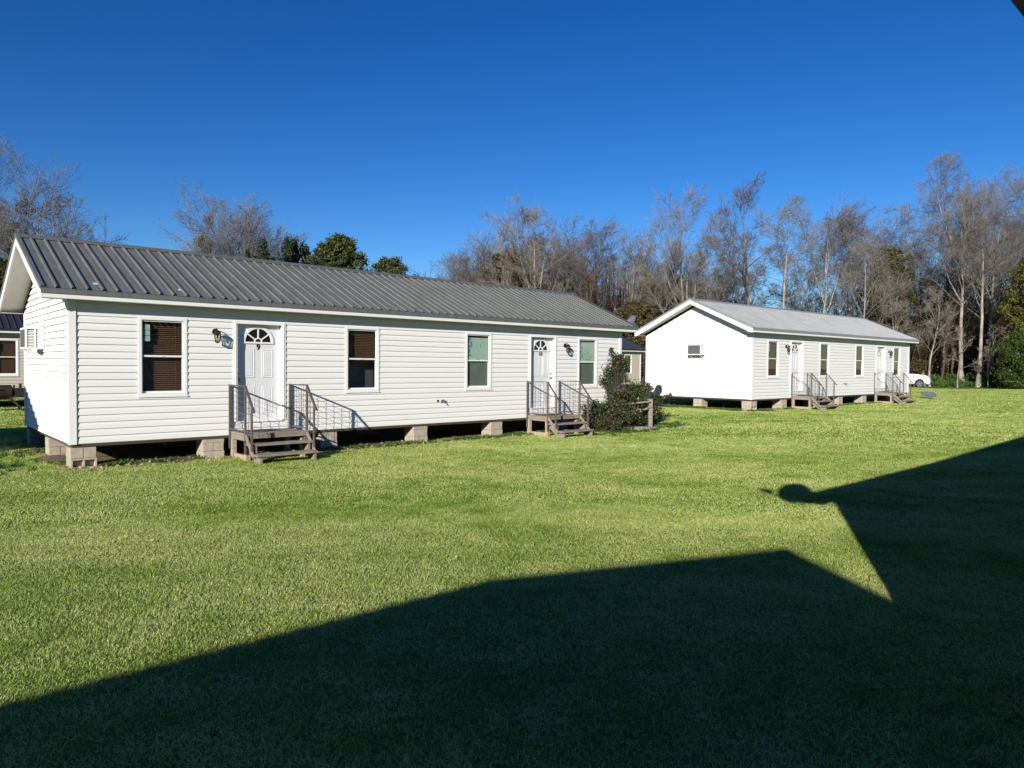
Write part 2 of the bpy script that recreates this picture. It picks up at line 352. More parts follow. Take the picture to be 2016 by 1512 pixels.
def make_door(root, s0, s1, knob_left, number):
    z0, z1 = 0.28, 2.25; t = .075; rec = .09
    f = MB()
    f.box((s0, -.026, z0 - .02), (s0 + t, rec + .04, z1)).box((s1 - t, -.026, z0 - .02), (s1, rec + .04, z1)).box((s0 + t, -.026, z1 - .05), (s1 - t, rec + .04, z1))
    f.box((s0 + t, -.03, z0 - .045), (s1 - t, rec + .02, z0 - .021))
    f.box((s0 + .035, -.034, z0 - .018), (s0 + .05, -.026, z1 - .02)).box((s1 - .05, -.034, z0 - .018), (s1 - .035, -.026, z1 - .02))
    a, b = s0 + t + .004, s1 - t - .004; zt = z1 - .055; zb = z0 - .02; cx = (a + b) / 2
    R = .295; fz = z1 - .40
    sl = MB()
    # slab face with half-round opening for the fanlight
    y = rec
    P = arc(cx, fz, R, 20)
    sl.add([(a, y, zb), (b, y, zb), (b, y, fz), (a, y, fz)], [(0, 1, 2, 3)])
    outer = []
    for (px, pz) in P:
        dx, dz = px - cx, pz - fz; k = min((b - cx) / abs(dx) if abs(dx) > 1e-6 else 99, (zt - fz) / dz if dz > 1e-6 else 99)
        outer.append((cx + dx * k, fz + dz * k))
    for i in range(len(P) - 1):
        sl.add([(P[i][0], y, P[i][1]), (outer[i][0], y, outer[i][1]), (outer[i + 1][0], y, outer[i + 1][1]), (P[i + 1][0], y, P[i + 1][1])], [(0, 1, 2, 3)])
    for cxn, i0 in ((b, 0), (a, 0)):
        pass
    # corner fillers between outer fan points
    for i in range(len(outer) - 1):
        (x0_, zz0), (x1_, zz1) = outer[i], outer[i + 1]
        if abs(x0_ - x1_) > 1e-6 and abs(zz0 - zz1) > 1e-6:
            cxn = b if x0_ > cx else a
            sl.add([(x0_, y, zz0), (cxn, y, zt), (x1_, y, zz1)], [(0, 1, 2)])
    # embossed panels
    pw = (b - a) * .27; gap = (b - a) * .12
    for sx in (-1, 1):
        pc = cx + sx * (gap / 2 + pw / 2 + .01)
        for (q0, q1) in ((z0 + .12, z0 + .66), (z0 + .84, fz - .14)):
            x0_, x1_ = pc - pw / 2, pc + pw / 2
            for (i0, i1, ya, yb) in ((0, .018, y - .001, y - .010), (.018, .036, y - .010, y - .002), (.036, .05, y - .002, y - .009)):
                A = [(x0_ + i0, ya, q0 + i0), (x1_ - i0, ya, q0 + i0), (x1_ - i0, ya, q1 - i0), (x0_ + i0, ya, q1 - i0)]
                B = [(x0_ + i1, yb, q0 + i1), (x1_ - i1, yb, q0 + i1), (x1_ - i1, yb, q1 - i1), (x0_ + i1, yb, q1 - i1)]
                sl.add(A + B, [(j, (j + 1) % 4, 4 + (j + 1) % 4, 4 + j) for j in range(4)])
            i1 = .05; sl.add([(x0_ + i1, y - .009, q0 + i1), (x1_ - i1, y - .009, q0 + i1), (x1_ - i1, y - .009, q1 - i1), (x0_ + i1, y - .009, q1 - i1)], [(0, 1, 2, 3)])
    door = sl.build('door', M['doorp'], root)
    f.build('door_frame', M['trim'], door)
    # fanlight
    fr = MB()
    Pi, Po = arc(cx, fz, R - .028, 24), arc(cx, fz, R + .022, 24)
    for i in range(24):
        q = [Pi[i], Po[i], Po[i + 1], Pi[i + 1]]
        fr.prism(q, 'y', y - .022, y + .004)
    fr.box((cx - R - .022, y - .022, fz - .035), (cx + R + .022, y + .004, fz))
    Ph, Phi = arc(cx, fz, .085, 12), arc(cx, fz, .063, 12)
    for i in range(12): fr.prism([Phi[i], Ph[i], Ph[i + 1], Phi[i + 1]], 'y', y - .018, y + .002)
    for an in (36, 72 + 18, 144):
        c_, s_ = math.cos(math.radians(an)), math.sin(math.radians(an))
        fr.bar((cx + c_ * .08, y - .008, fz + s_ * .08), (cx + c_ * (R - .02), y - .008, fz + s_ * (R - .02)), .024, .018, up=(0, 1, 0))
    fan = fr.build('fanlight', M['trim'], door)
    MB().prism(arc(cx, fz, R - .01, 24), 'y', y + .003, y + .008).build('fanlight_glass', M['cglass'], door)
    kx = a + .065 if knob_left else b - .065
    for kz in (z0 + .80, z0 + .93):
        kb = MB()
        r_ = .032 if kz < z0 + .9 else .022
        kb.tube([(kx, y, kz), (kx, y - .012, kz), (kx, y - .03, kz), (kx, y - .045, kz), (kx, y - .065, kz), (kx, y - .07, kz)] if r_ > .03 else [(kx, y, kz), (kx, y - .022, kz)],
                [r_, r_, .013, .026, .024, .010] if r_ > .03 else [r_, r_ * .9], 12)
        kb.build('door_knob' if r_ > .03 else 'deadbolt', M['brass'], door, smooth=True)
    if number: text_mesh(number, .155 if len(number) < 2 else .14, M['num'], 'house_number', door, (cx, y - .006, fz - .155))
    return door

def make_lantern(root, s, z):
    b = MB(); q_ = .86
    b.tube([(s, -.016, z), (s, -.035, z)], [.062, .055], 14)
    b.tube([(s, -.03, z + .01), (s, -.07, z + .055), (s, -.12, z + .05), (s, -.14, z + .015)], .011, 8)
    cy = -.14
    b.tube([(s, cy, z + .03), (s, cy, z + .01), (s, cy, z - .03)], [.012, .045, .073], 8)
    for k in range(6):
        t = k * math.pi / 3; b.tube([(s + .064 * math.cos(t), cy + .064 * math.sin(t), z - .03), (s + .043 * math.cos(t), cy + .043 * math.sin(t), z - .19)], .006, 5)
    b.tube([(s, cy, z - .19), (s, cy, z - .20), (s, cy, z - .225)], [.056, .05, .01], 8)
    b.tube([(s, cy, z - .05), (s, cy, z - .12)], [.012, .012], 6)
    o = b.build('wall_lantern', M['black'], root, smooth=False)
    MB().tube([(s, cy, z - .032), (s, cy, z - .188)], [.058, .040], 6, cap=False).build('lantern_glass', M['lglass'], o)
    return o

def slab_quadbox(mb, p4, th):
    """p4: 4 corners of top; th: vertical thickness"""
    vs = [tuple(p) for p in p4] + [(p[0], p[1], p[2] - th) for p in p4]
    mb.add(vs, [(0, 1, 2, 3), (7, 6, 5, 4), (0, 4, 5, 1), (1, 5, 6, 2), (2, 6, 7, 3), (3, 7, 4, 0)])

def make_house(name, hx, hy, th, zbot, label, cat, sid, roof, wins, doors, lanterns, numbers, group=None):
    """zbot: world height of the wall bottom; root Empty sits on the ground below the front-left corner"""
    gnd = float(gz(hx, hy)); root = empty(name, (hx, hy, zbot), th, label, cat, group)
    ops = [(a + .02, b - .02, 0.82, 2.23) for a, b, _ in wins] + [(a + .02, b - .02, 0.265, 2.23) for a, b, *_ in doors]
    w = MB(); siding(w, lambda s, o, z: (s, -o, z), 0, WH, lambda z: 0.02, lambda z: L - 0.02, ops)
    w.box((0.03, 0.0, -0.012), (L - .03, .03, -0.001)); w.build('front_wall', sid, root, fixn=False)
    w = MB(); siding(w, lambda s, o, z: (s, W + o, z), 0, WH, lambda z: 0.02, lambda z: L - 0.02, []); w.build('back_wall', sid, root, fixn=False)
    zs = WH + .05; lo = lambda z: 0.02 if z < zs else 0.02 + (z - zs) / SL; hi = lambda z: W - lo(z)
    ztop = zs + SL * W / 2
    for sx, nm in ((0, 'gable_wall'), (1, 'gable_wall')):
        w = MB(); siding(w, (lambda s, o, z: (-o, s, z)) if sx == 0 else (lambda s, o, z: (L + o, s, z)), 0, ztop, lo, hi, [], dp=1.9); w.build(nm, sid, root, fixn=False)
    # corner posts
    for (x, y, sx, sy) in ((0, 0, -1, -1), (L, 0, 1, -1), (0, W, -1, 1), (L, W, 1, 1)):
        c = MB(); x1 = x - sx * .085; y1 = y - sy * .085
        c.box((x + sx * .034, y + sy * .030, -.012), (x1, y - sy * .0, WH)); c.box((x + sx * .034, y, -.012), (x, y1, WH)); c.build('corner_post', M['trim'], root, bevel=.003)
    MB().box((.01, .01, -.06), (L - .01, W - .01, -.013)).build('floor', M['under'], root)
    # ---- roof: ribbed sheets, ridge cap, drip edge, fascia, soffits
    r = MB(); x0, x1 = -OG, L + OG
    def prof(sgn):
        pts = []; nr = int((x1 - x0) / .2286); pts.append((x0, 0))
        off = ((x1 - x0) - nr * .2286) / 2
        for k in range(nr + 1):
            c = x0 + off + k * .2286
            if c - .035 <= x0 or c + .035 >= x1: continue
            pts += [(c - .030, 0), (c - .018, .033), (c + .008, .033), (c + .024, 0)]
            if k < nr: pts += [(c + .09, 0), (c + .097, .004), (c + .104, 0), (c + .125, 0), (c + .132, .004), (c + .139, 0)]
        pts.append((x1, 0)); return pts
    for sgn in (0, 1):
        pr = prof(sgn); ye = -OE if sgn == 0 else W + OE
        top = [(x, W / 2, ZR + h) for x, h in pr]; bot = [(x, ye - (.02 if sgn == 0 else -.02), ZE - .02 * SL + h) for x, h in pr]
        n = len(pr); r.add(top + bot, [(i, i + 1, n + i + 1, n + i) for i in range(n - 1)])
        under = [(x, y, z - .012) for x, y, z in ((x0, W / 2, ZR), (x1, W / 2, ZR), (x1, ye, ZE), (x0, ye, ZE))]
        r.add(under, [(0, 1, 2, 3)])
    rf = r.build('roof', roof, root, fixn=False)
    k = MB(); k.prism([(W / 2 - .16, ZR - .16 * SL + .028), (W / 2, ZR + .04), (W / 2 + .16, ZR - .16 * SL + .028), (W / 2 + .16, ZR - .16 * SL + .018), (W / 2, ZR + .028), (W / 2 - .16, ZR - .16 * SL + .018)], 'x', x0 - .012, x1 + .012)
    k.build('ridge_cap', roof, rf)
    k = MB()
    for ye, sg in ((-OE, -1), (W + OE, 1)):
        k.box((x0, ye, ZE - .095), (x1, ye + sg * .014, ZE - .008))
    for xe, sg in ((x0, -1), (x1, 1)):
        for sy in (-1, 1):
            ya = W / 2; yb = W / 2 + sy * (W / 2 + OE + .014)
            za, zb = ZR + .032, ZE + .032 - .014 * SL
            P = [(ya, za), (yb, zb), (yb, zb - .07), (ya, za - .07)]
            k.prism(P, 'x', xe, xe + sg * .012)
            k.prism([(ya, za), (yb, zb), (yb, zb - .006), (ya, za - .006)], 'x', xe, xe - sg * .05)
    k.build('drip_edge', roof, rf)
    f = MB()
    for ye, sg in ((-OE, -1), (W + OE, 1)):
        f.box((x0 + .03, ye + .03 * -sg, WH + .005), (x1 - .03, ye - sg * .001, ZE - .03))
    f.build('fascia', M['trim'], root)
    f = MB()
    for xe, sg in ((x0, -1), (x1, 1)):
        for sy in (-1, 1):
            ya = W / 2; yb = W / 2 + sy * (W / 2 + OE)
            P = [(ya, ZR - .012), (yb, ZE - .012), (yb, WH - .005), (yb - sy * .10, WH - .005), (ya, ZR - .19)]
            MB().prism(P, 'x', xe + sg * .001, xe - sg * .028).build('rake_board', M['trim'], root)
    f = MB()
    for ye, sg in ((-OE, -1), (W + OE, 1)):
        wy = 0 if sg < 0 else W
        f.box((x0 + .03, ye - sg * .031, WH + .004), (x1 - .03, wy + sg * .001, WH + .014))
    for (xa, xb) in ((x0 + .03, -.018), (L + .018, x1 - .03)):
        for sy in (-1, 1):
            ya = W / 2; yb = W / 2 + sy * (W / 2 + OE - .032)
            za = ZR - .15; zb = ZR - .15 - SL * (W / 2 + OE - .032)
            f.prism([(ya, za), (yb, zb), (yb, zb - .012), (ya, za - .012)], 'x', xa, xb)
    f.build('soffit', M['soffit'], root)
    for a, b, st in wins: make_window(root, a, b, st)
    for (a, b, kl), num in zip(doors, numbers): make_door(root, a, b, kl, num)
    for s, z in lanterns: make_lantern(root, s, z)
    return root

WINP = [(1.06, 1.90), (5.22, 6.07), (8.57, 9.42), (12.71, 13.55)]
DOORS = [(2.77, 3.84, True), (10.76, 11.81, False)]
print3 = [(.02, .03, .10, .045), (.03, .09, .06, .05), (.10, .12, .05, .09), (.03, .22, .13, .035), (.05, .30, .04, .10), (.02, .45, .10, .04), (.42, .18, .015, .08), (.30, .56, .10, .015)]
print4 = [(.02, .02, .08, .05), (.09, .13, .05, .10), (.03, .27, .10, .05), (.10, .36, .05, .12), (.27, .52, .16, .014), (.46, .40, .012, .13), (.52, .36, .012, .12)]
ZB1, ZB2 = EYE - 1.4137, EYE - 1.1848
house1 = make_house('white_house', HX1, HY1, TH1, ZB1, 'nearer long white sided house with dark grey ribbed metal roof, doors 9 and 10', 'house', M['siding'], M['roof1'],
    [(1.06, 1.90, 'blind'), (5.22, 6.07, 'blindtop'), (8.57, 9.42, print3), (12.71, 13.55, print4)], DOORS, [(2.42, 2.02), (12.16, 2.0)], ['9', '10'])
house2 = make_house('white_house', HX2, HY2, TH2, ZB2, 'farther long white sided house with light grey ribbed metal roof before the woods', 'house', M['siding'], M['roof2'],
    [(a, b, 'blind') for a, b in WINP], DOORS, [(2.42, 2.02), (12.16, 2.0)], [None, None])
def children(o): return [c for c in list(o.children)]
def copy_tree(o, parent=None):
    c = o.copy(); C.objects.link(c)
    if parent is not None: c.parent = parent
    for ch in children(o): copy_tree(ch, c)
    return c
d1 = Vector((D1[0], D1[1], 0)); d2 = Vector((D2[0], D2[1], 0))
# houses around the camera, out of frame but for one roof corner; they throw the lawn's shadows
h0 = copy_tree(house1); h0.location = Vector((HX1, HY1, ZB1)) - d1 * 21.4
tag(h0, 'white sided house standing left of the frame, shading the near house gable end', 'house')
B = Vector((-3.11, -2.38, 0)); h3 = copy_tree(house2)
h3.location = B - d1 * (OG - .08) - d2 * OE + Vector((0, 0, PIER - .06)); h3.rotation_euler = (0, 0, TH1 + math.pi)
tag(h3, 'white sided house behind the photographer, its gable shadow across the foreground lawn', 'house')
Fp = Vector((1.41, 1.97, 0)); h5 = copy_tree(house1)
h5.location = d1 * 2.24 + d2 * (0.612 - OE - .02) + d1 * (OG + L) + Vector((0, 0, 3.01 - ZE)); h5.rotation_euler = (0, 0, TH1 + math.pi)
tag(h5, 'white house at the right whose dark eave corner shows in the top right corner', 'house')
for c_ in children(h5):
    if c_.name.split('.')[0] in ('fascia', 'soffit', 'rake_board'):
        c_.data = c_.data.copy(); c_.data.materials[0] = M['under']  # white eave boards coloured dark to stand in for their shade
for h in (h0, h5):
    for c in h.children_recursive:
        if c.name.startswith('house_number'): bpy.data.objects.remove(c)

# tan houses behind
def tan_house(a, off, label, zb):
    o = d1 * a + d2 * off
    h = make_house('tan_house', o.x, o.y, TH1, zb, label, 'house', M['tan'], M['roof3'], [(p, q, 'blind') for p, q in WINP], DOORS, [], [None, None]); return h
tan_house(3.90 - 1.06 - .6, 34.0, 'tan sided house with black metal roof at the left edge behind the smoker', EYE - 1.36)
tan_house(43.6 - L, 34.0, 'tan sided house seen in the gap between the two white houses', EYE - 1.35)
# roof stickers and hose taps of the near house
q = MB()
for (x, t) in ((0.35, .10), (1.75, .10)):
    y0_ = -OE + t * 2.7; z0_ = ZE + (y0_ + OE) * SL + .006
    q.add([(x, y0_, z0_), (x + .07, y0_ - .01, z0_), (x + .08, y0_ + .08, z0_ + .08 * SL), (x + .01, y0_ + .08, z0_ + .08 * SL)], [(0, 1, 2, 3)])
q.build('roof_sticker', M['paper'], house1)
def hose_tap(h, s, z):
    b = MB(); b.tube([(s, -.01, z), (s, -.016, z)], .04, 10); b.tube([(s, -.01, z), (s, -.09, z), (s, -.12, z - .035)], .014, 8)
    b.tube([(s, -.07, z), (s, -.07, z + .04)], .008, 6); b.tube([(s, -.07, z + .035), (s, -.07, z + .05)], .032, 8); b.build('hose_tap', M['brass'], h)
    b = MB().tube([(s - .13, -.014, z + .015), (s - .13, -.024, z + .015)], .03, 8); b.build('vent_cap', M['black'], h)
hose_tap(house1, 7.85, .52); hose_tap(house2, 7.6, .50)

# ------------------------------------------------------------------ piers
def wpos(hx, hy, th, a, b): return hx + a * math.cos(th) - b * math.sin(th), hy + a * math.sin(th) + b * math.cos(th)
def make_block(hollow_x, m):
    """0.4 x 0.195 x 0.19 block, cores along local y when hollow_x"""
    b = MB(); w = .032
    X, Y, Z = .20, .095, .19
    if not hollow_x: b.box((-X, -Y, 0), (X, Y, Z))
    else:
        b.box((-X, -Y, 0), (X, Y, w)).box((-X, -Y, Z - w), (X, Y, Z))
        for xc in (-X + w / 2, 0, X - w / 2): b.box((xc - w / 2, -Y, w), (xc + w / 2, Y, Z - w))
        b.box((-X + w, -.012, w), (-w / 2, .012, Z - w)); b.box((w / 2, -.012, w), (X - w, .012, Z - w))
    return b
ORD = ['leftmost', 'second', 'third', 'fourth', 'fifth', 'sixth', 'seventh']
def pier(hx, hy, th, a, b, ztop, label, group, turn=0, style=0):
    x, y = wpos(hx, hy, th, a, b); g0 = float(gz(x, y)) - .02; Hh = ztop - g0
    r = empty('block_pier', (x, y, g0), th + turn, label, 'concrete pier', group)
    n = 2; h = (Hh - .065) / n if style == 0 else (Hh - .002) / n
    z = 0
    for k in range(n):
        for s in (-1, 1):
            blk = make_block(style == 2 and k == 0 and s == -1, None)
            vs = []
            for v in blk.v:
                vx, vy = (v[0], v[1] + s * .1) if k % 2 == 0 else (v[1] + s * .1, v[0])
                vs.append((vx + random.uniform(-.0, .0) + (.006 if (k + s) % 2 else -.004), vy, z + v[2] / .19 * (h - .006)))
            o = MB(); o.v = vs; o.f = blk.f; o.build('block', M['block'], r, bevel=.004)
        z += h
    if style == 0: MB().box((-.2, -.2, z - .003), (.2, .2, Hh - .003)).build('cap_block', M['block'], r, bevel=.004)
    return r
PS = [0.19, 2.39, 4.83, 7.23, 9.63, 12.1, 14.42]
for hn, (hx, hy, th, zb, nm) in enumerate(((HX1, HY1, TH1, ZB1, 'nearer white house'), (HX2, HY2, TH2, ZB2, 'farther white house'))):
    grp = 'concrete block piers under the ' + nm
    for k, a in enumerate(PS):
        lab = 'concrete block pier, %s along the front wall of the %s' % (ORD[k] + (' from left' if k else ''), nm)
        pier(hx, hy, th, a, .20, zb - .062, lab, grp, 0, 2 if k == 0 else (0 if k % 2 else 1))
    pier(hx, hy, th, .2, 2.35, zb - .062, 'concrete block pier midway under the gable end of the ' + nm, grp, math.pi / 2, 2)
    pier(hx, hy, th, .2, 4.68, zb - .062, 'concrete block pier under the rear gable corner of the ' + nm, grp, math.pi / 2, 1)
    for k, a in enumerate(PS[1:5]):
        pier(hx, hy, th, a, 2.45, zb - .062, 'shaded concrete block pier in the middle row beneath the floor of the ' + nm, 'middle row piers under the ' + nm, 0, 1)

# ------------------------------------------------------------------ window air conditioners
def make_ac(hx, hy, th, zb, label, b0=2.42):
    x, y = wpos(hx, hy, th, 0, b0); r = empty('air_conditioner', (x, y, zb + 1.66), th, label, 'air conditioner', 'wall air conditioners')
    b = MB(); w, p, h = .64, .33, .42
    # housing shell: top, bottom, rim of sides
    b.box((-p, 0, 0), (-.017, w, .03)).box((-p, 0, h - .03), (-.017, w, h))
    b.box((-p, 0, .03), (-p + .03, .03, h - .03)).box((-.12, 0, .03), (-.017, .03, h - .03)).box((-p, w - .03, .03), (-.017, w, h - .03)).box((-.175, .0, .03), (-.155, .02, h - .03))
    b.box((-p + .004, .03, .03), (-p + .012, w - .03, h - .03)).box((-.09, .022, .03), (-.017, w - .03, h - .03))
    b.build('housing', M['acw'], r, bevel=.004)
    g = MB()
    for k in range(11):
        z = .045 + k * .03; g.add([(-p + .03, .006, z), (-.12, .006, z), (-.12, .022, z + .016), (-p + .03, .022, z + .016)], [(0, 1, 2, 3)])
    g.build('side_louvre', M['acw'], r)
    g = MB(); g.box((-p + .03, .024, .03), (-.12, .03, h - .03)).box((-p - .002, .04, .04), (-p + .002, w - .04, h - .04)).build('grille', M['dark'], r)
    b = MB().bar((-.02, .08, -.16), (-p + .06, .08, -.006), .02, .02).bar((-.02, w - .08, -.16), (-p + .06, w - .08, -.006), .02, .02); b.build('bracket', M['acw'], r)
    b = MB().box((-.05, -.03, h + .002), (-.017, w + .03, h + .02)); b.build('flashing', M['trim'], r)
make_ac(HX1, HY1, TH1, ZB1, 'white louvred air conditioner set in the gable wall of the nearer house')
make_ac(HX2, HY2, TH2, ZB2, 'white air conditioner box set in the gable wall of the farther house', 2.0)

# ------------------------------------------------------------------ porch steps
def make_steps(hx, hy, th, s, zb, label):
    x, y = wpos(hx, hy, th, s, 0); g0 = float(gz(*wpos(hx, hy, th, s, -1.0)))
    r = empty('porch_steps', (x, y, g0), th, label, 'steps', 'wooden porch steps with steel railings')
    top = zb + .08 - g0; D = .86; w = .60; t = .038
    # deck boards (run along x), rim, legs
    n = 6; bw = (D - .02) / n
    dk = MB()
    for k in range(n): dk.box((-w, -.03 - k * bw - bw + .006, top - t), (w, -.03 - k * bw, top))
    dk.build('deck', M['wood'], r, bevel=.003)
    rim = MB(); rim.box((-w + .002, -D + .035, top - t - .055), (w - .002, -D - .0, top - t - .002)).box((-w + .002, -D + .037, top - t - .10), (-w + .04, -.03, top - t - .002)).box((w - .04, -D + .037, top - t - .10), (w - .002, -.03, top - t - .002))
    rim.build('deck_frame', M['wood'], r)
    for sx in (-1, 1):
        for yy in (-.08, -D + .085):
            MB().box((sx * w - sx * .002, yy - .045, -.03), (sx * (w - .09), yy + .045, top - t - .102)).build('leg', M['woodlt'], r, bevel=.004)
        MB().bar((sx * (w - .06), -.10, .05), (sx * (w - .06), -D + .05, .05), .04, .09).build('skid', M['woodlt'], r)
    rise = top / 3; run = .27
    for k in (1, 2):
        z = top - k * rise; yf = -D - (k - 1) * run
        tr = MB(); tr.box((-w - (.02 if k == 1 else .03), yf - .135, z - t), (w + .02 - (.03 if k == 2 else 0), yf - .002, z)).box((-w - .02, yf - .28, z - t), (w + .02 - (.04 if k == 2 else 0), yf - .141, z))
        tr.build('tread', M['wood'], r, bevel=.004)
    for sx in (-1, 1):
        st = MB(); x_ = sx * (w - .07)
        st.prism([(-D - .002, top - .12), (-D - .002, top - rise - t - .10), (-D - .30, 0.0), (-D - .53, .0), (-D - .53, top - 2 * rise - t - .002), (-D - run, top - 2 * rise - t - .002), (-D - run, top - rise - t - .002), (-D - .002, top - rise - t - .002)], 'x', x_ - .02, x_ + .02)
        st.build('stringer', M['wood'], r)
        st = MB().bar((sx * (w + .013), -D + .02, top - .02), (sx * (w + .013), -D - .36, top - .40), .024, .07); st.build('brace', M['wood'], r)
    # railings
    rh = .90
    for sx in (-1, 1):
        xr = sx * (w + .004 - .03 * 0); xr = sx * (w - .0) + sx * .018
        ra = MB(); p = .034
        ra.bar((xr, -.05, top - .34), (xr, -.05, top + rh), p).bar((xr, -D + .02, top - .38), (xr, -D + .02, top + rh), p)
        ye = -D - .34; zl = top + rh - .40
        ra.bar((xr, ye + .05, top - rise * 1.75), (xr, ye + .05, zl + .04), p)
        ra.bar((xr, -.03, top + rh + .008), (xr, -D + .0, top + rh + .008), .05, .02)
        ra.bar((xr, -D + .02, top + rh + .004), (xr, ye - .06, zl - .07), .05, .022)
        ra.bar((xr, -.05, top + .05), (xr, -D + .02, top + .05), .025)
        ra.build('railing', M['rail'], r, bevel=.003)
        me = MB(); wr = .0034
        zlow = top + .05
        yk = -.05 - .11
        while yk > ye + .06:
            zt = top + rh if yk > -D else top + rh - (-D - yk) / .34 * .40
            zb_ = zlow if yk > -D else zlow - (-D - yk) * .9
            jit = random.uniform(-.006, .006)
            me.tube([(xr, yk, zb_), (xr, yk + jit, (zb_ + zt) / 2), (xr, yk, zt)], wr, 4, cap=False); yk -= .105
        for k in range(1, 8):
            z = zlow + k * .11; ext = ye + .05
            if z > zl: ext = -D + .02 - (top + rh - z) / .40 * .34 if top + rh - z < .4 else ext
            pts = []; yk = -.05; i = 0
            while yk > ext: pts.append((xr + .002, yk, z + (.006 if i % 2 else -.006))); yk -= .0525; i += 1
            pts.append((xr + .002, ext, z)); me.tube(pts, wr, 4, cap=False)
        me.build('wire_mesh', M['rail'], r, fixn=False)
    MB().box((-.38, -.50, top + .001), (.22, -.12, top + .014)).build('door_mat', M['mat'], r)
    return r
make_steps(HX1, HY1, TH1, 3.30, ZB1, 'weathered wooden porch steps with steel railings below door 9')
make_steps(HX1, HY1, TH1, 11.29, ZB1, 'weathered wooden porch steps with steel railings below door 10 beside the dark shrub')
make_steps(HX2, HY2, TH2, 3.50, ZB2, 'porch steps with dark railings at the nearer door of the farther white house')
make_steps(HX2, HY2, TH2, 11.20, ZB2, 'porch steps with dark railings at the far right door of the farther white house')

# ------------------------------------------------------------------ satellite dishes
def dish_obj(name, loc, aim, label, size=.27, fallen=False, mast=None, tip=None):
    """aim: direction the dish faces"""
    r = empty(name, loc, 0, label, 'satellite dish')
    a = Vector(aim).normalized(); sx = a.cross(Vector((0, 0, 1))).normalized(); sy = sx.cross(a).normalized()
    b = MB(); n = 20; rings = 5; vs = []; fs = []
    for off in (0, .012):
        vs.append(tuple(-a * off))
        for i in range(1, rings + 1):
            for k in range(n):
                t = 2 * math.pi * k / n; rr = size * i / rings
                vs.append(tuple(sx * math.cos(t) * rr + sy * math.sin(t) * rr * 1.08 + a * (.22 * rr * rr / size) - a * off))
    m = 1 + rings * n
    for o_ in (0, m):
        for k in range(n): fs.append((o_, o_ + 1 + k, o_ + 1 + (k + 1) % n))
        for i in range(rings - 1):
            for k in range(n):
                fs.append((o_ + 1 + i * n + k, o_ + 1 + (i + 1) * n + k, o_ + 1 + (i + 1) * n + (k + 1) % n, o_ + 1 + i * n + (k + 1) % n))
    lr = 1 + (rings - 1) * n
    for k in range(n): fs.append((lr + k, m + lr + k, m + lr + (k + 1) % n, lr + (k + 1) % n))
    b.add(vs, fs); b.build('reflector', M['dish'], r, smooth=True)
    foot = -sy * size * 1.05 - a * .02; tip = Vector(tip) if tip else -sy * size * .55 + a * size * 1.75
    MB().tube([foot, foot + a * .1, tip], .012, 6).build('arm', M['dish'], r)
    MB().tube([tip + a * .04, tip - a * .09], [.05, .06], 8).tube([tip + a * .04 + sx * .07, tip + a * .04 - sx * .07], .045, 8).build('receiver_head', M['dish'], r)
    if mast:
        MB().tube([-a * .03, -a * .09, Vector(mast) * .6 - Vector((0, 0, .05)), Vector(mast)], .10 if tip.x < -.5 else .02, 8).tube([Vector(mast) + Vector((0, 0, .0)), Vector(mast) + Vector((0, 0, -.03))], .07, 8).build('mast', M['dish'], r)
    return r
pp = h5.location - d1 * (L + OG); corner = d1 * 2.36 + d2 * 0.6
dl = Vector((4.17 - 3.2 * 2.824 * .330, 10.24 - 3.2 * 2.824 * .944, 3.2 + .0))
dish_obj('satellite_dish', dl, (-.72, -.42, .56), 'satellite dish on the right house eave, casting the round shadow on the lawn', .29, mast=(corner.x + .14 - dl.x, corner.y - .12 - dl.y, -.20), tip=(-.55, -.30, .18))
x, y = wpos(HX1, HY1, TH1, L + 1.05, .45); zz = ZB1 + ZE + SL * .35
dish_obj('satellite_dish', (x, y, zz + .02), (-.80, -.35, .55), 'grey satellite dish mounted on the far end of the dark ribbed roof', .25, mast=(-.46, -.34, -.16))
gxx, gyy = 22.7, 38.6
dish_obj('satellite_dish', (gxx, gyy, float(gz(gxx, gyy)) + .17), (-.08, -.30, .92), 'grey satellite dish lying in the grass beyond the farther house', .38, tip=(-.16, .10, .62))

# ------------------------------------------------------------------ smoker grill at left
r = empty('barrel_smoker', (-18.65, 26.2, float(gz(-19.2, 26.2))), TH1, 'dark barrel smoker grill standing before the tan house at the left edge', 'grill')
MB().tube([(-1.5, 0, .72), (-1.47, 0, .72), (.1, 0, .72), (.13, 0, .72)], [.2, .26, .26, .2], 18).build('barrel', M['rust'], r)
MB().box((-1.3, -.30, .80), (-.2, -.27, .83)).tube([(-.9, -.27, .84), (-.9, -.36, .86), (-.6, -.36, .86), (-.6, -.27, .84)], .012, 6).build('lid_handle', M['rust'], r)
MB().box((.135, -.2, .52), (.52, .2, .86)).build('firebox', M['rust'], r, bevel=.01)
MB().tube([(.38, 0, .86), (.38, 0, 1.02)], .05, 10).tube([(.2, .1, .86), (.2, .1, .98)], .03, 8).build('chimney', M['rust'], r)
for (xa, xb) in ((-1.25, -1.45), (.05, .45)):
    for ya in (-.2, .2): MB().bar((xa, ya, .55), (xb, ya * 1.6, 0), .045).build('leg', M['rust'], r)
MB().bar((-1.2, -.22, .45), (0, -.22, .45), .03).bar((0, -.2, .45), (.4, -.28, .15), .03).build('brace', M['rust'], r)

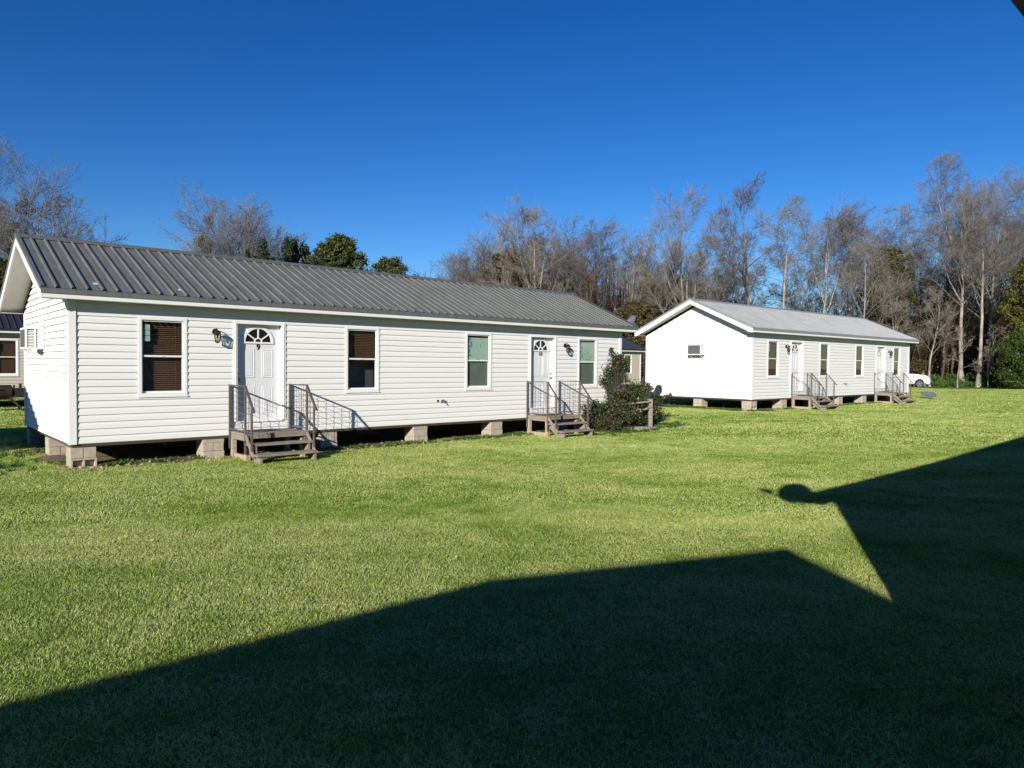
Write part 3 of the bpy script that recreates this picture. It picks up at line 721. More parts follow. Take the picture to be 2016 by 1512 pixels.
# ------------------------------------------------------------------ white car beyond the far house
def make_car(x, y, rz):
    r = empty('parked_car', (x, y, float(gz(x, y))), rz, 'white parked car whose front end shows past the farther house', 'car')
    # local x forward; outline of the side, with wheel arches
    def archpts(cx, R, n=10): return [(cx + R * math.cos(math.pi * i / n), .34 + R * math.sin(math.pi * i / n)) for i in range(n + 1)]
    prof = [(2.28, .30), (2.36, .48), (2.37, .82), (2.28, .98), (1.95, 1.10), (1.3, 1.19), (.9, 1.22), (-2.1, 1.24), (-2.3, 1.1), (-2.38, .6), (-2.32, .30)]
    low = [(-2.32, .30)] + [p for p in reversed(archpts(-1.42, .40))][0:] + [p for p in reversed(archpts(1.42, .40))] + [(2.28, .30)]
    side = prof[:-1] + low[:-1]
    b = MB(); n = len(side); ys = (-.90, .90); vs = []
    import bmesh
    b.prism(side, 'y', -.88, .88)
    body = b.build('body', M['carw'], r, bevel=.05)
    cab = [(1.05, 1.19), (.35, 1.66), (-.2, 1.74), (-1.5, 1.68), (-2.15, 1.20)]
    c = MB(); vs = [(p, -.80 if q < 1.3 else -.64, q) for p, q in cab] + [(p, .80 if q < 1.3 else .64, q) for p, q in cab]; m = len(cab)
    c.add(vs, [tuple(range(m)), tuple(range(m, 2 * m))[::-1]] + [(i, (i + 1) % m, m + (i + 1) % m, m + i) for i in range(m)])
    c.build('cabin', M['cglass'], r, bevel=.03)
    c = MB().box((.3, -.62, 1.715), (-1.6, .62, 1.76)); c.build('roof', M['carw'], r, bevel=.03)
    MB().box((2.24, -.86, .28), (2.36, .86, .42)).box((2.30, -.5, .45), (2.352, .5, .62)).box((-2.2, -.885, .24), (2.2, -.86, .33)).build('bumper_trim', M['carb'], r, bevel=.01)
    for s in (-1, 1):
        MB().box((2.0, s * .60, .90), (2.31, s * .885, .965)).build('headlight', M['cglass'], r, bevel=.01)
        for wx in (1.42, -1.42):
            t = MB().tube([(wx, s * .68, .34), (wx, s * .70, .34), (wx, s * .87, .34), (wx, s * .89, .34)], [.30, .345, .345, .30], 24)
            tw = t.build('wheel', M['rubber'], r, smooth=False)
            rm = MB().tube([(wx, s * .885, .34), (wx, s * .897, .34)], [.235, .235], 20)
            rm.build('wheel_well', M['carb'], tw)
            sp = MB()
            for k in range(5):
                a = 2 * math.pi * k / 5 + .3
                for da in (-.17, .17): sp.bar((wx, s * .90, .34), (wx + .225 * math.cos(a + da), s * .90, .34 + .225 * math.sin(a + da)), .035, .015, up=(0, 1, 0))
            an = [(wx + .235 * math.cos(2 * math.pi * k / 24), s * .902, .34 + .235 * math.sin(2 * math.pi * k / 24)) for k in range(25)]
            sp.tube(an, .016, 6, cap=False).build('rim', M['alloy'], tw)
        ar = [(1.42 + .42 * math.cos(math.pi * k / 14), s * .885, .34 + .42 * math.sin(math.pi * k / 14)) for k in range(15)]
        MB().tube(ar, .025, 6).build('arch_trim', M['carb'], r)
    return r
Zc = 64.0; make_car(35.95 + .35 - 1.42, Zc, math.radians(-3))

# ------------------------------------------------------------------ vegetation builders (numpy)
def norm(v): return v / (np.linalg.norm(v, axis=-1, keepdims=True) + 1e-9)
def tubes(P, Rd, sides):
    """P (n,k,3), Rd (n,k)"""
    n, k, _ = P.shape
    T = np.empty_like(P); T[:, 1:-1] = P[:, 2:] - P[:, :-2]; T[:, 0] = P[:, 1] - P[:, 0]; T[:, -1] = P[:, -1] - P[:, -2]; T = norm(T)
    ref = np.where(np.abs(T[:, :1, 2:3]) > .9, np.array([1., 0, 0]), np.array([0, 0, 1.])) * np.ones_like(T)
    A = norm(np.cross(T, ref)); Bv = np.cross(T, A)
    ang = np.arange(sides) * 2 * np.pi / sides
    V = P[:, :, None] + Rd[:, :, None, None] * (A[:, :, None] * np.cos(ang)[None, None, :, None] + Bv[:, :, None] * np.sin(ang)[None, None, :, None])
    I = np.arange(n * k * sides).reshape(n, k, sides); J = np.roll(I, -1, axis=2)
    F = np.stack([I[:, :-1], J[:, :-1], J[:, 1:], I[:, 1:]], -1).reshape(-1, 4)
    return V.reshape(-1, 3), F
def grow(o, d, ln, k, wob, up):
    n = len(o); P = np.empty((n, k, 3)); P[:, 0] = o; d = norm(d.copy()); st = (ln / (k - 1))[:, None]
    for i in range(1, k):
        d = norm(d + rng.normal(0, wob, (n, 3)) + np.array([0, 0, up])); P[:, i] = P[:, i - 1] + d * st
    return P
def spawn(P, Rd, m, t0, t1, ang, ln, lr, rr, taper=True):
    """children along polylines: returns origins, dirs, lengths, radii"""
    n, k, _ = P.shape; t = t0 + (t1 - t0) * (np.arange(m)[None] + rng.random((n, m))) / m; x = t * (k - 1); i = np.minimum(x.astype(int), k - 2); f = (x - i)[..., None]
    idx = np.arange(n)[:, None]; a, b = P[idx, i], P[idx, i + 1]; o = a + (b - a) * f; T = norm(b - a)
    r = Rd[idx, i] * (1 - f[..., 0]) + Rd[idx, i + 1] * f[..., 0]
    rv = norm(np.cross(T, rng.normal(0, 1, T.shape))); an = np.radians(rng.normal(ang, 9, t.shape))[..., None]
    d = T * np.cos(an) + rv * np.sin(an)
    L_ = ln[:, None] * lr * (1.15 - 0.6 * (t - t0) / (t1 - t0)) * rng.uniform(.75, 1.2, t.shape) if taper else ln[:, None] * lr * rng.uniform(.7, 1.2, t.shape)
    return o.reshape(-1, 3), d.reshape(-1, 3), L_.ravel(), (r * rr).ravel()
def cat(parts):
    Vs, Fs, o = [], [], 0
    for V, F in parts: Vs.append(V); Fs.append(F + o); o += len(V)
    return np.concatenate(Vs), np.concatenate(Fs)
def bare_meshes(H, R0, first=.35, n1=13, n2=6, n3=6, n4=5, ang1=42, spread=.42, lean=(0, 0), wob=.07, tw=.012, up=.06, forks=0, n5=0):
    o = np.zeros((1, 3)); d = np.array([[lean[0], lean[1], 1.0]])
    tr = grow(o, d, np.array([H * .97]), 12, wob * .8, .03); tt = np.linspace(0, 1, 12)[None]
    rr = R0 * (1 - tt * .93); rr[:, 0] *= 1.35
    trunk = [tubes(tr, rr, 9)]
    if forks:
        of, df, lf, rf = spawn(tr, rr, forks, first, min(first + .25, .7), 24, np.array([H]), .55, .75, False)
        Pf = grow(of, df, lf, 9, wob, .09); Rf = rf[:, None] * (1 - np.linspace(0, 1, 9)[None] * .9)
        trunk.append(tubes(Pf, Rf, 7))
        o1b, d1b, l1b, r1b = spawn(Pf, Rf, max(4, n1 // 2), .25, .97, ang1, lf, .42, .55)
    o1, d1_, l1, r1 = spawn(tr, rr, n1, first, .98, ang1, np.array([H]), spread, .5)
    if forks: o1, d1_, l1, r1 = (np.concatenate(z) for z in ((o1, o1b), (d1_, d1b), (l1, l1b), (r1, r1b)))
    P1 = grow(o1, d1_, l1, 8, wob * 1.6, up); R1 = np.maximum(r1[:, None] * (1 - np.linspace(0, 1, 8)[None] * .85), tw)
    P2o = spawn(P1, R1, n2, .2, 1, 38, l1, .5, .62); P2 = grow(P2o[0], P2o[1], P2o[2], 6, .14, up); R2 = np.maximum(P2o[3][:, None] * (1 - np.linspace(0, 1, 6)[None] * .75) * 1.15, tw * 1.2)
    P3o = spawn(P2, R2, n3, .15, 1, 36, P2o[2], .55, .6); P3 = grow(P3o[0], P3o[1], P3o[2], 4, .16, up); R3 = np.maximum(P3o[3][:, None] * (1 - np.linspace(0, 1, 4)[None] * .7), tw * .75)
    P4o = spawn(P3, R3, n4, .15, 1, 34, P3o[2], .62, .5); P4 = grow(P4o[0], P4o[1], P4o[2], 3, .16, up); R4 = np.maximum(P4o[3][:, None], tw * .65) * np.array([[1, .8, .25]])
    cr = [tubes(P1, R1, 5), tubes(P2, R2, 4), tubes(P3, R3, 3), tubes(P4, R4, 3)]
    if n5:
        P5o = spawn(P4, R4, n5, .2, 1, 34, P4o[2], .7, .6); P5 = grow(P5o[0], P5o[1], P5o[2], 2, .1, up); R5 = np.maximum(P5o[3][:, None], tw * .55) * np.array([[1, .3]]); cr.append(tubes(P5, R5, 3))
    return cat(trunk), cat(cr), P1
def leaf_quads(cent, rad, n, size, flat=1.0, shell=.35, aspect=.55):
    """n leaves spread round every centre"""
    m = len(cent); d = norm(rng.normal(0, 1, (m, n, 3))); r = (shell + (1 - shell) * rng.random((m, n, 1)) ** .6)
    c = cent[:, None] + d * r * rad[:, None, None] * np.array([1, 1, flat]); c = c.reshape(-1, 3); k = len(c)
    a = norm(rng.normal(0, 1, (k, 3)) + np.array([0, 0, .3])); b = norm(np.cross(a, rng.normal(0, 1, (k, 3)))); s = size * rng.uniform(.6, 1.3, (k, 1))
    V = np.stack([c - a * s, c + b * s * aspect, c + a * s, c - b * s * aspect], 1).reshape(-1, 3); F = np.arange(4 * k).reshape(k, 4)
    return V, F
def base(x, y): return (x, y, float(gz(x, y)) - .05)
def bare_tree(x, y, H, R0, label, bark='bark', twig='twig', rz=None, **kw):
    r = empty('bare_tree', base(x, y), rz if rz is not None else 0, label, 'tree', 'bare trees')
    (tv, tf), (cv, cf), P1 = bare_meshes(H, R0, **kw)
    k_ = H / np.percentile(cv[:, 2], 99.7); tv, cv, P1 = tv * k_, cv * k_, P1 * k_
    newobj('trunk', npmesh('trunk', tv, tf, M[bark], True), r); newobj('crown', npmesh('crown', cv, cf, M[twig]), r)
    return r, P1
def ivy(r, P, idx, rad, n, m='cedar', size=.09):
    c = P[idx, rng.integers(2, P.shape[1] - 1, len(idx))]
    V, F = leaf_quads(c, np.full(len(c), rad) * rng.uniform(.6, 1.3, len(c)), n, size)
    newobj('clinging_foliage', npmesh('clinging_foliage', V, F, M[m]), r)
def px(u, Z): return (u - 1008) / 1395 * Z
def hgt(v, u, Z): return (719.7 + .0082 * (u - 1008) - v) / 1395 * Z + EYE - float(gz(px(u, Z), Z))
def at(u, v, Z): return px(u, Z), Z, hgt(v, u, Z)

# ---- trees behind the near house
x, y, H = at(62, 300, 46)
t, P = bare_tree(x, y, H, .30, 'wide bare tree with dark ivy clumps above the left end of the roof', n1=20, n2=7, n3=6, n4=4, n5=3, spread=.62, ang1=50, rz=0, first=.22, forks=4, tw=.012, up=.05)
ivy(t, P, rng.integers(0, len(P), 14), .55, 170, size=.10)
x, y, H = at(-40, 410, 50)
bare_tree(x, y, H, .26, 'bare tree partly cut off by the left edge of the photo', n1=14, n2=7, n3=6, n4=5, forks=2, spread=.5, tw=.012)
x, y, H = at(150, 420, 52)
bare_tree(x, y, H, .2, 'smaller bare tree right of the wide ivy clad tree above the roof', n1=14, n2=7, n3=6, n4=5, forks=2, spread=.55, ang1=52, tw=.012, first=.2)
x, y, H = at(450, 388, 62)
t, P = bare_tree(x, y, H, .26, 'round fine twigged bare tree rising behind the middle left of the dark roof', n1=20, n2=7, n3=6, n4=4, n5=3, forks=8, spread=.58, ang1=44, tw=.012, first=.18, up=.10)
x, y, H = at(495, 415, 63)
bare_tree(x, y, H, .18, 'bare tree merging with the right side of the round fine twigged one', n1=16, n2=7, n3=6, n4=4, n5=3, forks=5, spread=.5, ang1=42, tw=.012, first=.2, up=.06)
x, y, H = at(372, 415, 60)
t, P = bare_tree(x, y, H, .14, 'slim bare tree with an ivy clump just left of the round bare tree', n1=12, n2=6, n3=5, n4=5, spread=.3, ang1=32, tw=.012, first=.3, up=.08)
ivy(t, P, rng.integers(0, len(P), 7), .42, 150, 'oak', size=.09)
def soft_quads(cent, rad, n, size, stretch=1.0):
    m = len(cent); c = (cent[:, None] + rng.normal(0, .48, (m, n, 3)) * rad[:, None, None] * np.array([1, 1, stretch])).reshape(-1, 3); k = len(c)
    a = norm(rng.normal(0, 1, (k, 3)) + np.array([0, 0, .4])); b = norm(np.cross(a, rng.normal(0, 1, (k, 3)))); s = size * rng.uniform(.5, 1.3, (k, 1))
    return np.stack([c - a * s, c + b * s * .5, c + a * s, c - b * s * .5], 1).reshape(-1, 3), np.arange(4 * k).reshape(k, 4)
def leafy(x, y, H, Rw, m, label, name='evergreen_tree', n=70, per=220, size=.13, zlo=.42, cone=False, group='evergreen trees', lump=.23):
    r = empty(name, base(x, y), 0, label, 'tree', group)
    tr = grow(np.zeros((1, 3)), np.array([[0, 0, 1.]]), np.array([H * .9]), 8, .04, .02); V, F = tubes(tr, (.16 * H / 8) * (1 - np.linspace(0, .9, 8))[None], 8)
    newobj('trunk', npmesh('trunk', V, F, M['barkb'], True), r)
    n = int(n * 3); z = rng.random(n) ** .75; ang = rng.random(n) * 2 * np.pi
    wid = (1 - z ** 1.6) * .95 + .06 if cone else np.sqrt(np.clip(1 - (np.maximum(z - .4, 0) / .6) ** 2.3, 0, 1)) * np.clip(.6 + z, 0, 1) + .02
    rad = Rw * wid * np.sqrt(rng.random(n)) * rng.uniform(.7, 1.1, n)
    c = np.stack([np.cos(ang) * rad, np.sin(ang) * rad, H * (zlo + (1 - zlo) * .93 * z)], 1)
    if cone:
        k_ = 15; lx = rng.normal(0, .75, (k_, 2)) * Rw * .9; lh = H * (1 - .016 * np.linalg.norm(lx, axis=1) * rng.uniform(.4, 1.6, k_)); lh[0] = H; lx[0] = 0
        i = rng.integers(0, k_, n); z = rng.random(n); rr = (.07 + .55 * (1 - z)) * Rw * rng.random(n)
        c = np.stack([lx[i, 0] * (.5 + .5 * z) + np.cos(ang) * rr, lx[i, 1] * (.5 + .5 * z) + np.sin(ang) * rr, lh[i] * (zlo + (1 - zlo) * z)], 1)
    V, F = soft_quads(c, np.full(n, Rw * lump * .75) * rng.uniform(.5, 1.3, n) * (1.15 - .45 * z), per // 2, size * .8, 1.5 if cone else .85)
    newobj('crown', npmesh('crown', V, F, M[m]), r)
    # limbs reaching the clumps
    k = min(n, 30); o = np.stack([np.zeros(k), np.zeros(k), c[:k, 2] * .72], 1)
    P = np.stack([o, (o + c[:k]) / 2 + rng.normal(0, .1, (k, 3)), c[:k]], 1); V, F = tubes(P, np.array([[.06, .04, .015]]) * np.ones((k, 1)), 4)
    newobj('limbs', npmesh('limbs', V, F, M['barkb']), r)
    return r
x, y, H = at(578, 468, 55); leafy(x, y, H * .98, 3.0, 'cedar', 'dark cedar with spiky top behind the roof, left of the taller green tree', n=120, per=200, size=.12, cone=True, lump=.13, zlo=.6)
x, y, H = at(528, 495, 56); leafy(x, y, H, 1.8, 'vine', 'small russet cedar just left of the dark spiky cedar', n=40, per=150, size=.11, cone=True)
x, y, H = at(664, 455, 54); leafy(x, y, H, 2.5, 'oak', 'tall rounded evergreen tree behind the roof, between the cedar and the small one', n=90, per=260, size=.12)
x, y, H = at(764, 498, 54); leafy(x, y, H, 2.5, 'oak', 'small rounded evergreen tree peeping over the middle of the roof', n=70, per=240, size=.11)
x, y, H = at(5, 500, 40); leafy(x, y, H, 1.7, 'vine', 'brown green evergreen behind the roof peak at the left edge', n=60, per=200, size=.10)

# ---- bare trees of the wood edge, left to right: (u, top v, Z, trunk radius, kind, kwargs, label)
WOOD = [
 (905, 520, 78, .16, 'g', dict(forks=3, spread=.5), 'low bare tree at the left end of the wood above the roof'),
 (950, 470, 80, .18, 'b', dict(forks=3, spread=.5), 'second bare tree from the left end of the wood'),
 (1000, 425, 82, .20, 'g', dict(forks=3, spread=.45), 'bare tree with fine grey twigs left of the leaning trunked tree'),
 (1075, 388, 66, .27, 'w', dict(forks=3, spread=.42, lean=(-.16, .0), ang1=46), 'tall bare tree with leaning brown trunk above the right half of the roof'),
 (1110, 440, 84, .20, 'g', dict(forks=3, spread=.45), 'bare tree just right of the leaning trunked tree'),
 (1165, 430, 80, .2, 'b', dict(forks=3, spread=.5), 'brown bare tree above the far end of the dark roof'),
 (1230, 438, 78, .2, 'g', dict(forks=2, spread=.4), 'grey bare tree above the gap between the two white houses'),
 (1345, 372, 72, .30, 'w', dict(forks=5, spread=.40, first=.2), 'many stemmed pale bare tree above the farther house gable peak'),
 (1395, 430, 80, .2, 'g', dict(forks=2, spread=.4), 'bare tree right of the many stemmed one over the farther house ridge'),
 (1478, 356, 70, .25, 'b', dict(spread=.32, first=.38, ang1=44, n1=16), 'tall dark trunked bare tree with open crown against the blue gap'),
 (1540, 376, 72, .20, 'w', dict(spread=.3, first=.42, n1=14), 'slim pale bare tree right of the open crowned dark trunked one'),
 (1612, 385, 76, .24, 'g', dict(forks=3, spread=.40), 'round crowned grey bare tree in the middle of the right wood'),
 (1660, 420, 80, .20, 'p', dict(forks=2, spread=.4), 'bare tree between the round grey crown and the purplish one'),
 (1722, 402, 78, .24, 'p', dict(forks=3, spread=.42), 'purplish twigged bare tree behind the end of the farther roof'),
 (1690, 455, 66, .16, 'w', dict(spread=.3, lean=(.12, 0), first=.45), 'thin pale leaning tree rising from behind the farther roof end'),
 (1790, 455, 84, .20, 'p', dict(forks=2, spread=.4), 'bare tree in the dip left of the tallest tree'),
 (1895, 305, 70, .30, 'W', dict(forks=5, spread=.42, first=.42, ang1=50, n1=17), 'tallest bare tree with thick white trunk at the right'),
 (1850, 430, 82, .22, 'g', dict(forks=2, spread=.4), 'bare tree behind and left of the tallest white trunked tree'),
 (1945, 345, 76, .24, 'w', dict(forks=4, spread=.42), 'broad bare tree between the tallest tree and the right edge'),
 (1992, 335, 74, .22, 'g', dict(forks=3, spread=.42), 'bare tree rising at the right edge of the photo'),
 (2050, 365, 76, .26, 'g', dict(forks=3, spread=.45), 'bare tree cut off by the right edge of the photo'),
 (1925, 400, 68, .24, 'W', dict(spread=.3, first=.5), 'second thick pale trunk standing close right of the tallest tree'),
 (1300, 500, 84, .18, 'b', dict(forks=2, spread=.5), 'low brown bare tree left of the farther house roof peak'),
 (1440, 520, 84, .18, 'b', dict(forks=2, spread=.5), 'low brown bare tree under the open crowned tree'),
 (1580, 520, 84, .16, 'b', dict(forks=2, spread=.5), 'low brown bare tree behind the middle of the farther roof'),
 (1765, 540, 72, .14, 'w', dict(forks=2, spread=.35), 'young pale bare tree right of the farther roof end'),
 (1830, 560, 69, .12, 'w', dict(spread=.3, first=.3), 'thin curved sapling at the wood edge behind the white car'),
 (1885, 640, 66.5, .06, 'w', dict(spread=.3, first=.25, n1=7, n2=4, n3=4, n4=3), 'small forked sapling standing in front of the wood edge'),
 (1945, 640, 67, .06, 'w', dict(spread=.35, first=.15, n1=7, n2=4, n3=4, n4=3, forks=2), 'second small sapling at the wood edge, nearer the green bush'),
]
KB = {'g': ('bark', 'twig'), 'w': ('barkw', 'twigw'), 'b': ('barkb', 'twigb'), 'p': ('bark', 'twigp'), 'W': ('barkw', 'twig')}
for u, v, Z, R0, kd, kw, lab in WOOD:
    x, y, H = at(u, v, Z); kk = dict(n1=15, n2=7, n3=6, n4=4, n5=2, tw=.013, ang1=46, first=.3, up=.035, wob=.06); kk.update(kw)
    t, P = bare_tree(x, y, H, R0 * .95, lab, KB[kd][0], KB[kd][1], **kk)
x, y, H = at(1000, 485, 72); leafy(x, y, H, 2.6, 'vine', 'brown green vine covered tree above the roof left of the leaning trunk', 'vine_covered_tree', n=80, per=230, size=.14, group='leafy trees in the wood')
x, y, H = at(1245, 590, 62); leafy(x, y, H, 2.2, 'vine', 'vine covered thicket tree above the satellite dish in the gap', 'vine_covered_tree', n=60, per=230, size=.13, group='leafy trees in the wood')
x, y, H = at(1745, 480, 76); leafy(x, y, H, 2.9, 'oak', 'dark green evergreen tree behind the farther roof end', n=90, per=230, size=.15, group='leafy trees in the wood')
x, y, H = at(2040, 480, 66); leafy(x, y, H, 3.0, 'olive', 'tall olive green tree at the right edge above the green bush', n=100, per=260, size=.14, group='leafy trees in the wood', zlo=.1)
x, y, H = at(2022, 645, 62); leafy(x, y, H, 2.6, 'green', 'dense bright green bush at the right edge of the wood', 'green_bush', n=48, per=420, size=.11, zlo=.04, lump=.36, group='leafy trees in the wood')

# ---- the wood behind reads as one mass
def wood_mass():
    parts = []; n = 1350
    u = rng.uniform(840, 2120, n); Z = rng.uniform(80, 112, n); X = (u - 1008) / 1395 * Z
    top = np.interp(u, [840, 900, 1000, 1250, 1300, 1450, 1500, 1560, 1650, 1800, 1830, 2120], [560, 520, 480, 500, 520, 560, 610, 600, 560, 530, 470, 440])
    H = ((722 - top) / 1395 * Z + 1.6) * rng.uniform(.35, 1.0, n)
    o = np.stack([X, Z, gz(X, Z)], 1); d = np.stack([rng.normal(0, .14, n), rng.normal(0, .14, n), np.ones(n)], 1)
    P = grow(o, d, H, 6, .07, .03); R = (H * .009 + .02)[:, None] * (1 - np.linspace(0, .85, 6))[None]
    parts.append(tubes(P, R, 4))
    s1 = spawn(P, R, 11, .12, 1, 42, H, .33, .5); P1 = grow(s1[0], s1[1], s1[2], 4, .15, .05); R1 = np.maximum(s1[3][:, None] * (1 - np.linspace(0, .7, 4))[None], .016)
    parts.append(tubes(P1, R1, 3))
    s2 = spawn(P1, R1, 6, .15, 1, 40, s1[2], .5, .6); P2 = grow(s2[0], s2[1], s2[2], 3, .15, .04); R2 = np.maximum(s2[3][:, None], .014) * np.array([[1, .8, .3]])
    parts.append(tubes(P2, R2, 3))
    V, F = cat(parts); tag(newobj('woodland', npmesh('woodland', V, F, M['brush'])), 'tangled brown bare wood filling the background behind the houses', 'woodland', kind='stuff')
wood_mass()
def understory():
    n = 1150; u = rng.uniform(840, 2120, n); Z = rng.uniform(84, 104, n); X = (u - 1008) / 1395 * Z
    top = np.interp(u, [840, 1000, 1250, 1500, 1560, 1800, 2120], [4, 5.5, 5.5, 4.2, 4.5, 7, 8.5])
    c = np.stack([X, Z, gz(X, Z) + top * rng.random(n) ** 1.3], 1)
    V, F = leaf_quads(c, rng.uniform(.5, 1.5, n), 90, .14); 
    tag(newobj('understorey', npmesh('understorey', V, F, M['vine'])), 'dull brown and olive leafy understorey at the foot of the wood', 'undergrowth', kind='stuff')
    # green weeds on the wood edge
    n = 420; u = rng.uniform(1790, 2120, n); Z = rng.uniform(68, 74, n); X = (u - 1008) / 1395 * Z
    c = np.stack([X, Z, gz(X, Z) + rng.random(n) * 1.1 * sstep(67, 72, Z)], 1)
    V, F = leaf_quads(c, rng.uniform(.2, .6, n), 110, .07, .7)
    tag(newobj('bramble', npmesh('bramble', V, F, M['weed'])), 'low green brambles along the foot of the wood at the right', 'brambles', kind='stuff')
understory()
def rear_sky_blocker():  # unseen ring of foliage added behind the camera to cut sky fill
    n = 1500; a = rng.uniform(math.radians(170), math.radians(370), n); Rr = rng.uniform(48, 60, n); X = np.cos(a) * Rr; Y = np.sin(a) * Rr
    c = np.stack([X, Y, gz(X, Y) + rng.random(n) * rng.uniform(9, 13, n)], 1)
    V, F = leaf_quads(c, rng.uniform(1.2, 2.4, n), 40, .55)
    tag(newobj('woodland', npmesh('woodland', V, F, M['cedar'])), 'dark wood added out of view behind the camera to block low skylight', 'woodland', kind='stuff')
rear_sky_blocker()
# fallen stump with a heap of brush by the car
x, y = px(1818, 70), 70.0
r = empty('broken_stump', base(x, y), .3, 'broken orange brown stump under a heap of brush behind the white car', 'stump')
MB().tube([(0, 0, 0), (-.05, 0, .8), (-.2, .05, 1.5), (-.45, .05, 2.1)], [.32, .26, .2, .05], 9).tube([(.1, 0, .2), (.35, 0, 1.0), (.40, .05, 1.7)], [.2, .16, .04], 8).build('stump_wood', mat('split_wood', (.42, .24, .12), .9, col2=(.2, .12, .07), scale=4), r)
V, F = leaf_quads(np.stack([rng.uniform(-1.5, .5, 14), rng.uniform(-.3, .3, 14), rng.uniform(1.4, 2.4, 14)], 1), np.full(14, .5), 90, .10)
newobj('dead_foliage', npmesh('dead_foliage', V, F, M['vine']), r)

# ------------------------------------------------------------------ shrubs and broken rail fence by the near house's far corner
def shrub(x, y, cents, rads, n, size, label, m='holly', grp=None):
    g = float(gz(x, y)); r = empty('leafy_shrub', (x, y, g), 0, label, 'shrub', grp)
    c = np.array(cents, float); V, F = leaf_quads(c, np.array(rads, float), n, size, .9, .25, .5)
    newobj('foliage', npmesh('foliage', V, F, M[m]), r)
    k = len(c) * 3; cc = np.repeat(c, 3, 0) + rng.normal(0, .12, (k, 3)); o = rng.normal(0, .05, (k, 3)) * np.array([1, 1, 0])
    cc = cc * np.array([.8, .8, .9]); P = np.stack([o, o * .4 + cc * .5 + rng.normal(0, .07, (k, 3)), cc * np.array([.9, .9, .8]) + rng.normal(0, .05, (k, 3)), cc], 1)[::2]; V, F = tubes(P, np.array([[.010, .007, .005, .003]]) * np.ones((len(P), 1)), 4)
    newobj('stems', npmesh('stems', V, F, M['stem']), r); return r
def clump_col(H, Rb, n, top=.12):
    z = rng.random(n); a = rng.random(n) * 6.283; rr = Rb * np.sqrt(rng.random(n)) * (1 - z * (1 - top)) ; return np.stack([np.cos(a) * rr, np.sin(a) * rr, .12 + z * H], 1)
sx_, sy_ = px(1216, 20.9), 20.9
c = np.concatenate([clump_col(1.95, .95, 80, .2), clump_col(1.15, .75, 50, .4) + np.array([.62, .1, 0])]); c = np.concatenate([c, [[-.18, 0, 2.2], [-.2, 0, 2.32], [.05, 0, 2.1]]])
shrub(sx_, sy_, c, np.concatenate([rng.uniform(.14, .26, 130), [.1, .07, .1]]), 75, .036, 'tall dark glossy shrub with reddish leaves at the near house right corner')
sx_, sy_ = px(1186, 20.0), 20.0
c = np.stack([rng.uniform(-.55, .75, 60), rng.uniform(-.35, .4, 60), rng.uniform(.05, .8, 60)], 1)
shrub(sx_, sy_, c, rng.uniform(.13, .22, 60), 80, .032, 'low dark shrub spilling beside the steps below door 10')
sx_, sy_ = px(1240, 20.9), 20.9
c = np.stack([rng.uniform(-.9, .5, 60), rng.uniform(-.3, .4, 60), rng.uniform(.03, .7, 60)], 1)
shrub(sx_, sy_, c, rng.uniform(.12, .22, 60), 70, .032, 'low tangled shrub under the broken wooden rails')
sx_, sy_ = px(1286, 22.3), 22.3
c = np.stack([np.concatenate([rng.uniform(-.2, .3, 12), [.3, .42, .5, .15, .2], rng.uniform(-.34, -.05, 9)]), rng.uniform(-.2, .2, 26), np.concatenate([rng.uniform(.2, .8, 12), [.75, .82, .88, 1.1, 1.0], rng.uniform(.8, 1.18, 9)])], 1)
shrub(sx_, sy_, c, np.concatenate([rng.uniform(.1, .18, 12), [.1, .08, .07, .1, .1], np.full(9, .13)]), 48, .032, 'small sprawling shrub poking out to the right of the fence post')
fx, fy = px(1281, 20.7), 20.7
r = empty('broken_fence', (fx, fy, float(gz(fx, fy))), 0, 'short broken grey wooden rail fence tangled in the shrubs', 'fence')
MB().box((-.06, -.06, -.05), (.06, .06, .86)).build('post', M['wood'], r, bevel=.008)
for p_, q_, w_ in (((-.02, -.1, .80), (-1.75, -.5, .62), .09), ((-.0, .07, .84), (-1.2, .5, .95), .07), ((.02, -.07, .66), (-.95, -.2, .22), .06), ((-1.8, -.42, .70), (-.85, -.1, .48), .07), ((-.3, -.12, .55), (-1.0, -.2, .78), .05)):
    MB().bar(p_, q_, w_, .045).build('rail', M['wood'], r, bevel=.004)
tx, ty = px(1238, 20.8), 20.8
r = empty('edging_timber', (tx, ty, float(gz(tx, ty))), .08, 'weathered landscape timbers lying along the front of the shrub bed', 'timber')
MB().box((-1.0, -.45, -.02), (.75, -.35, .09)).box((-.3, -.62, -.02), (.9, -.53, .06)).build('timber', M['wood'], r, bevel=.01)

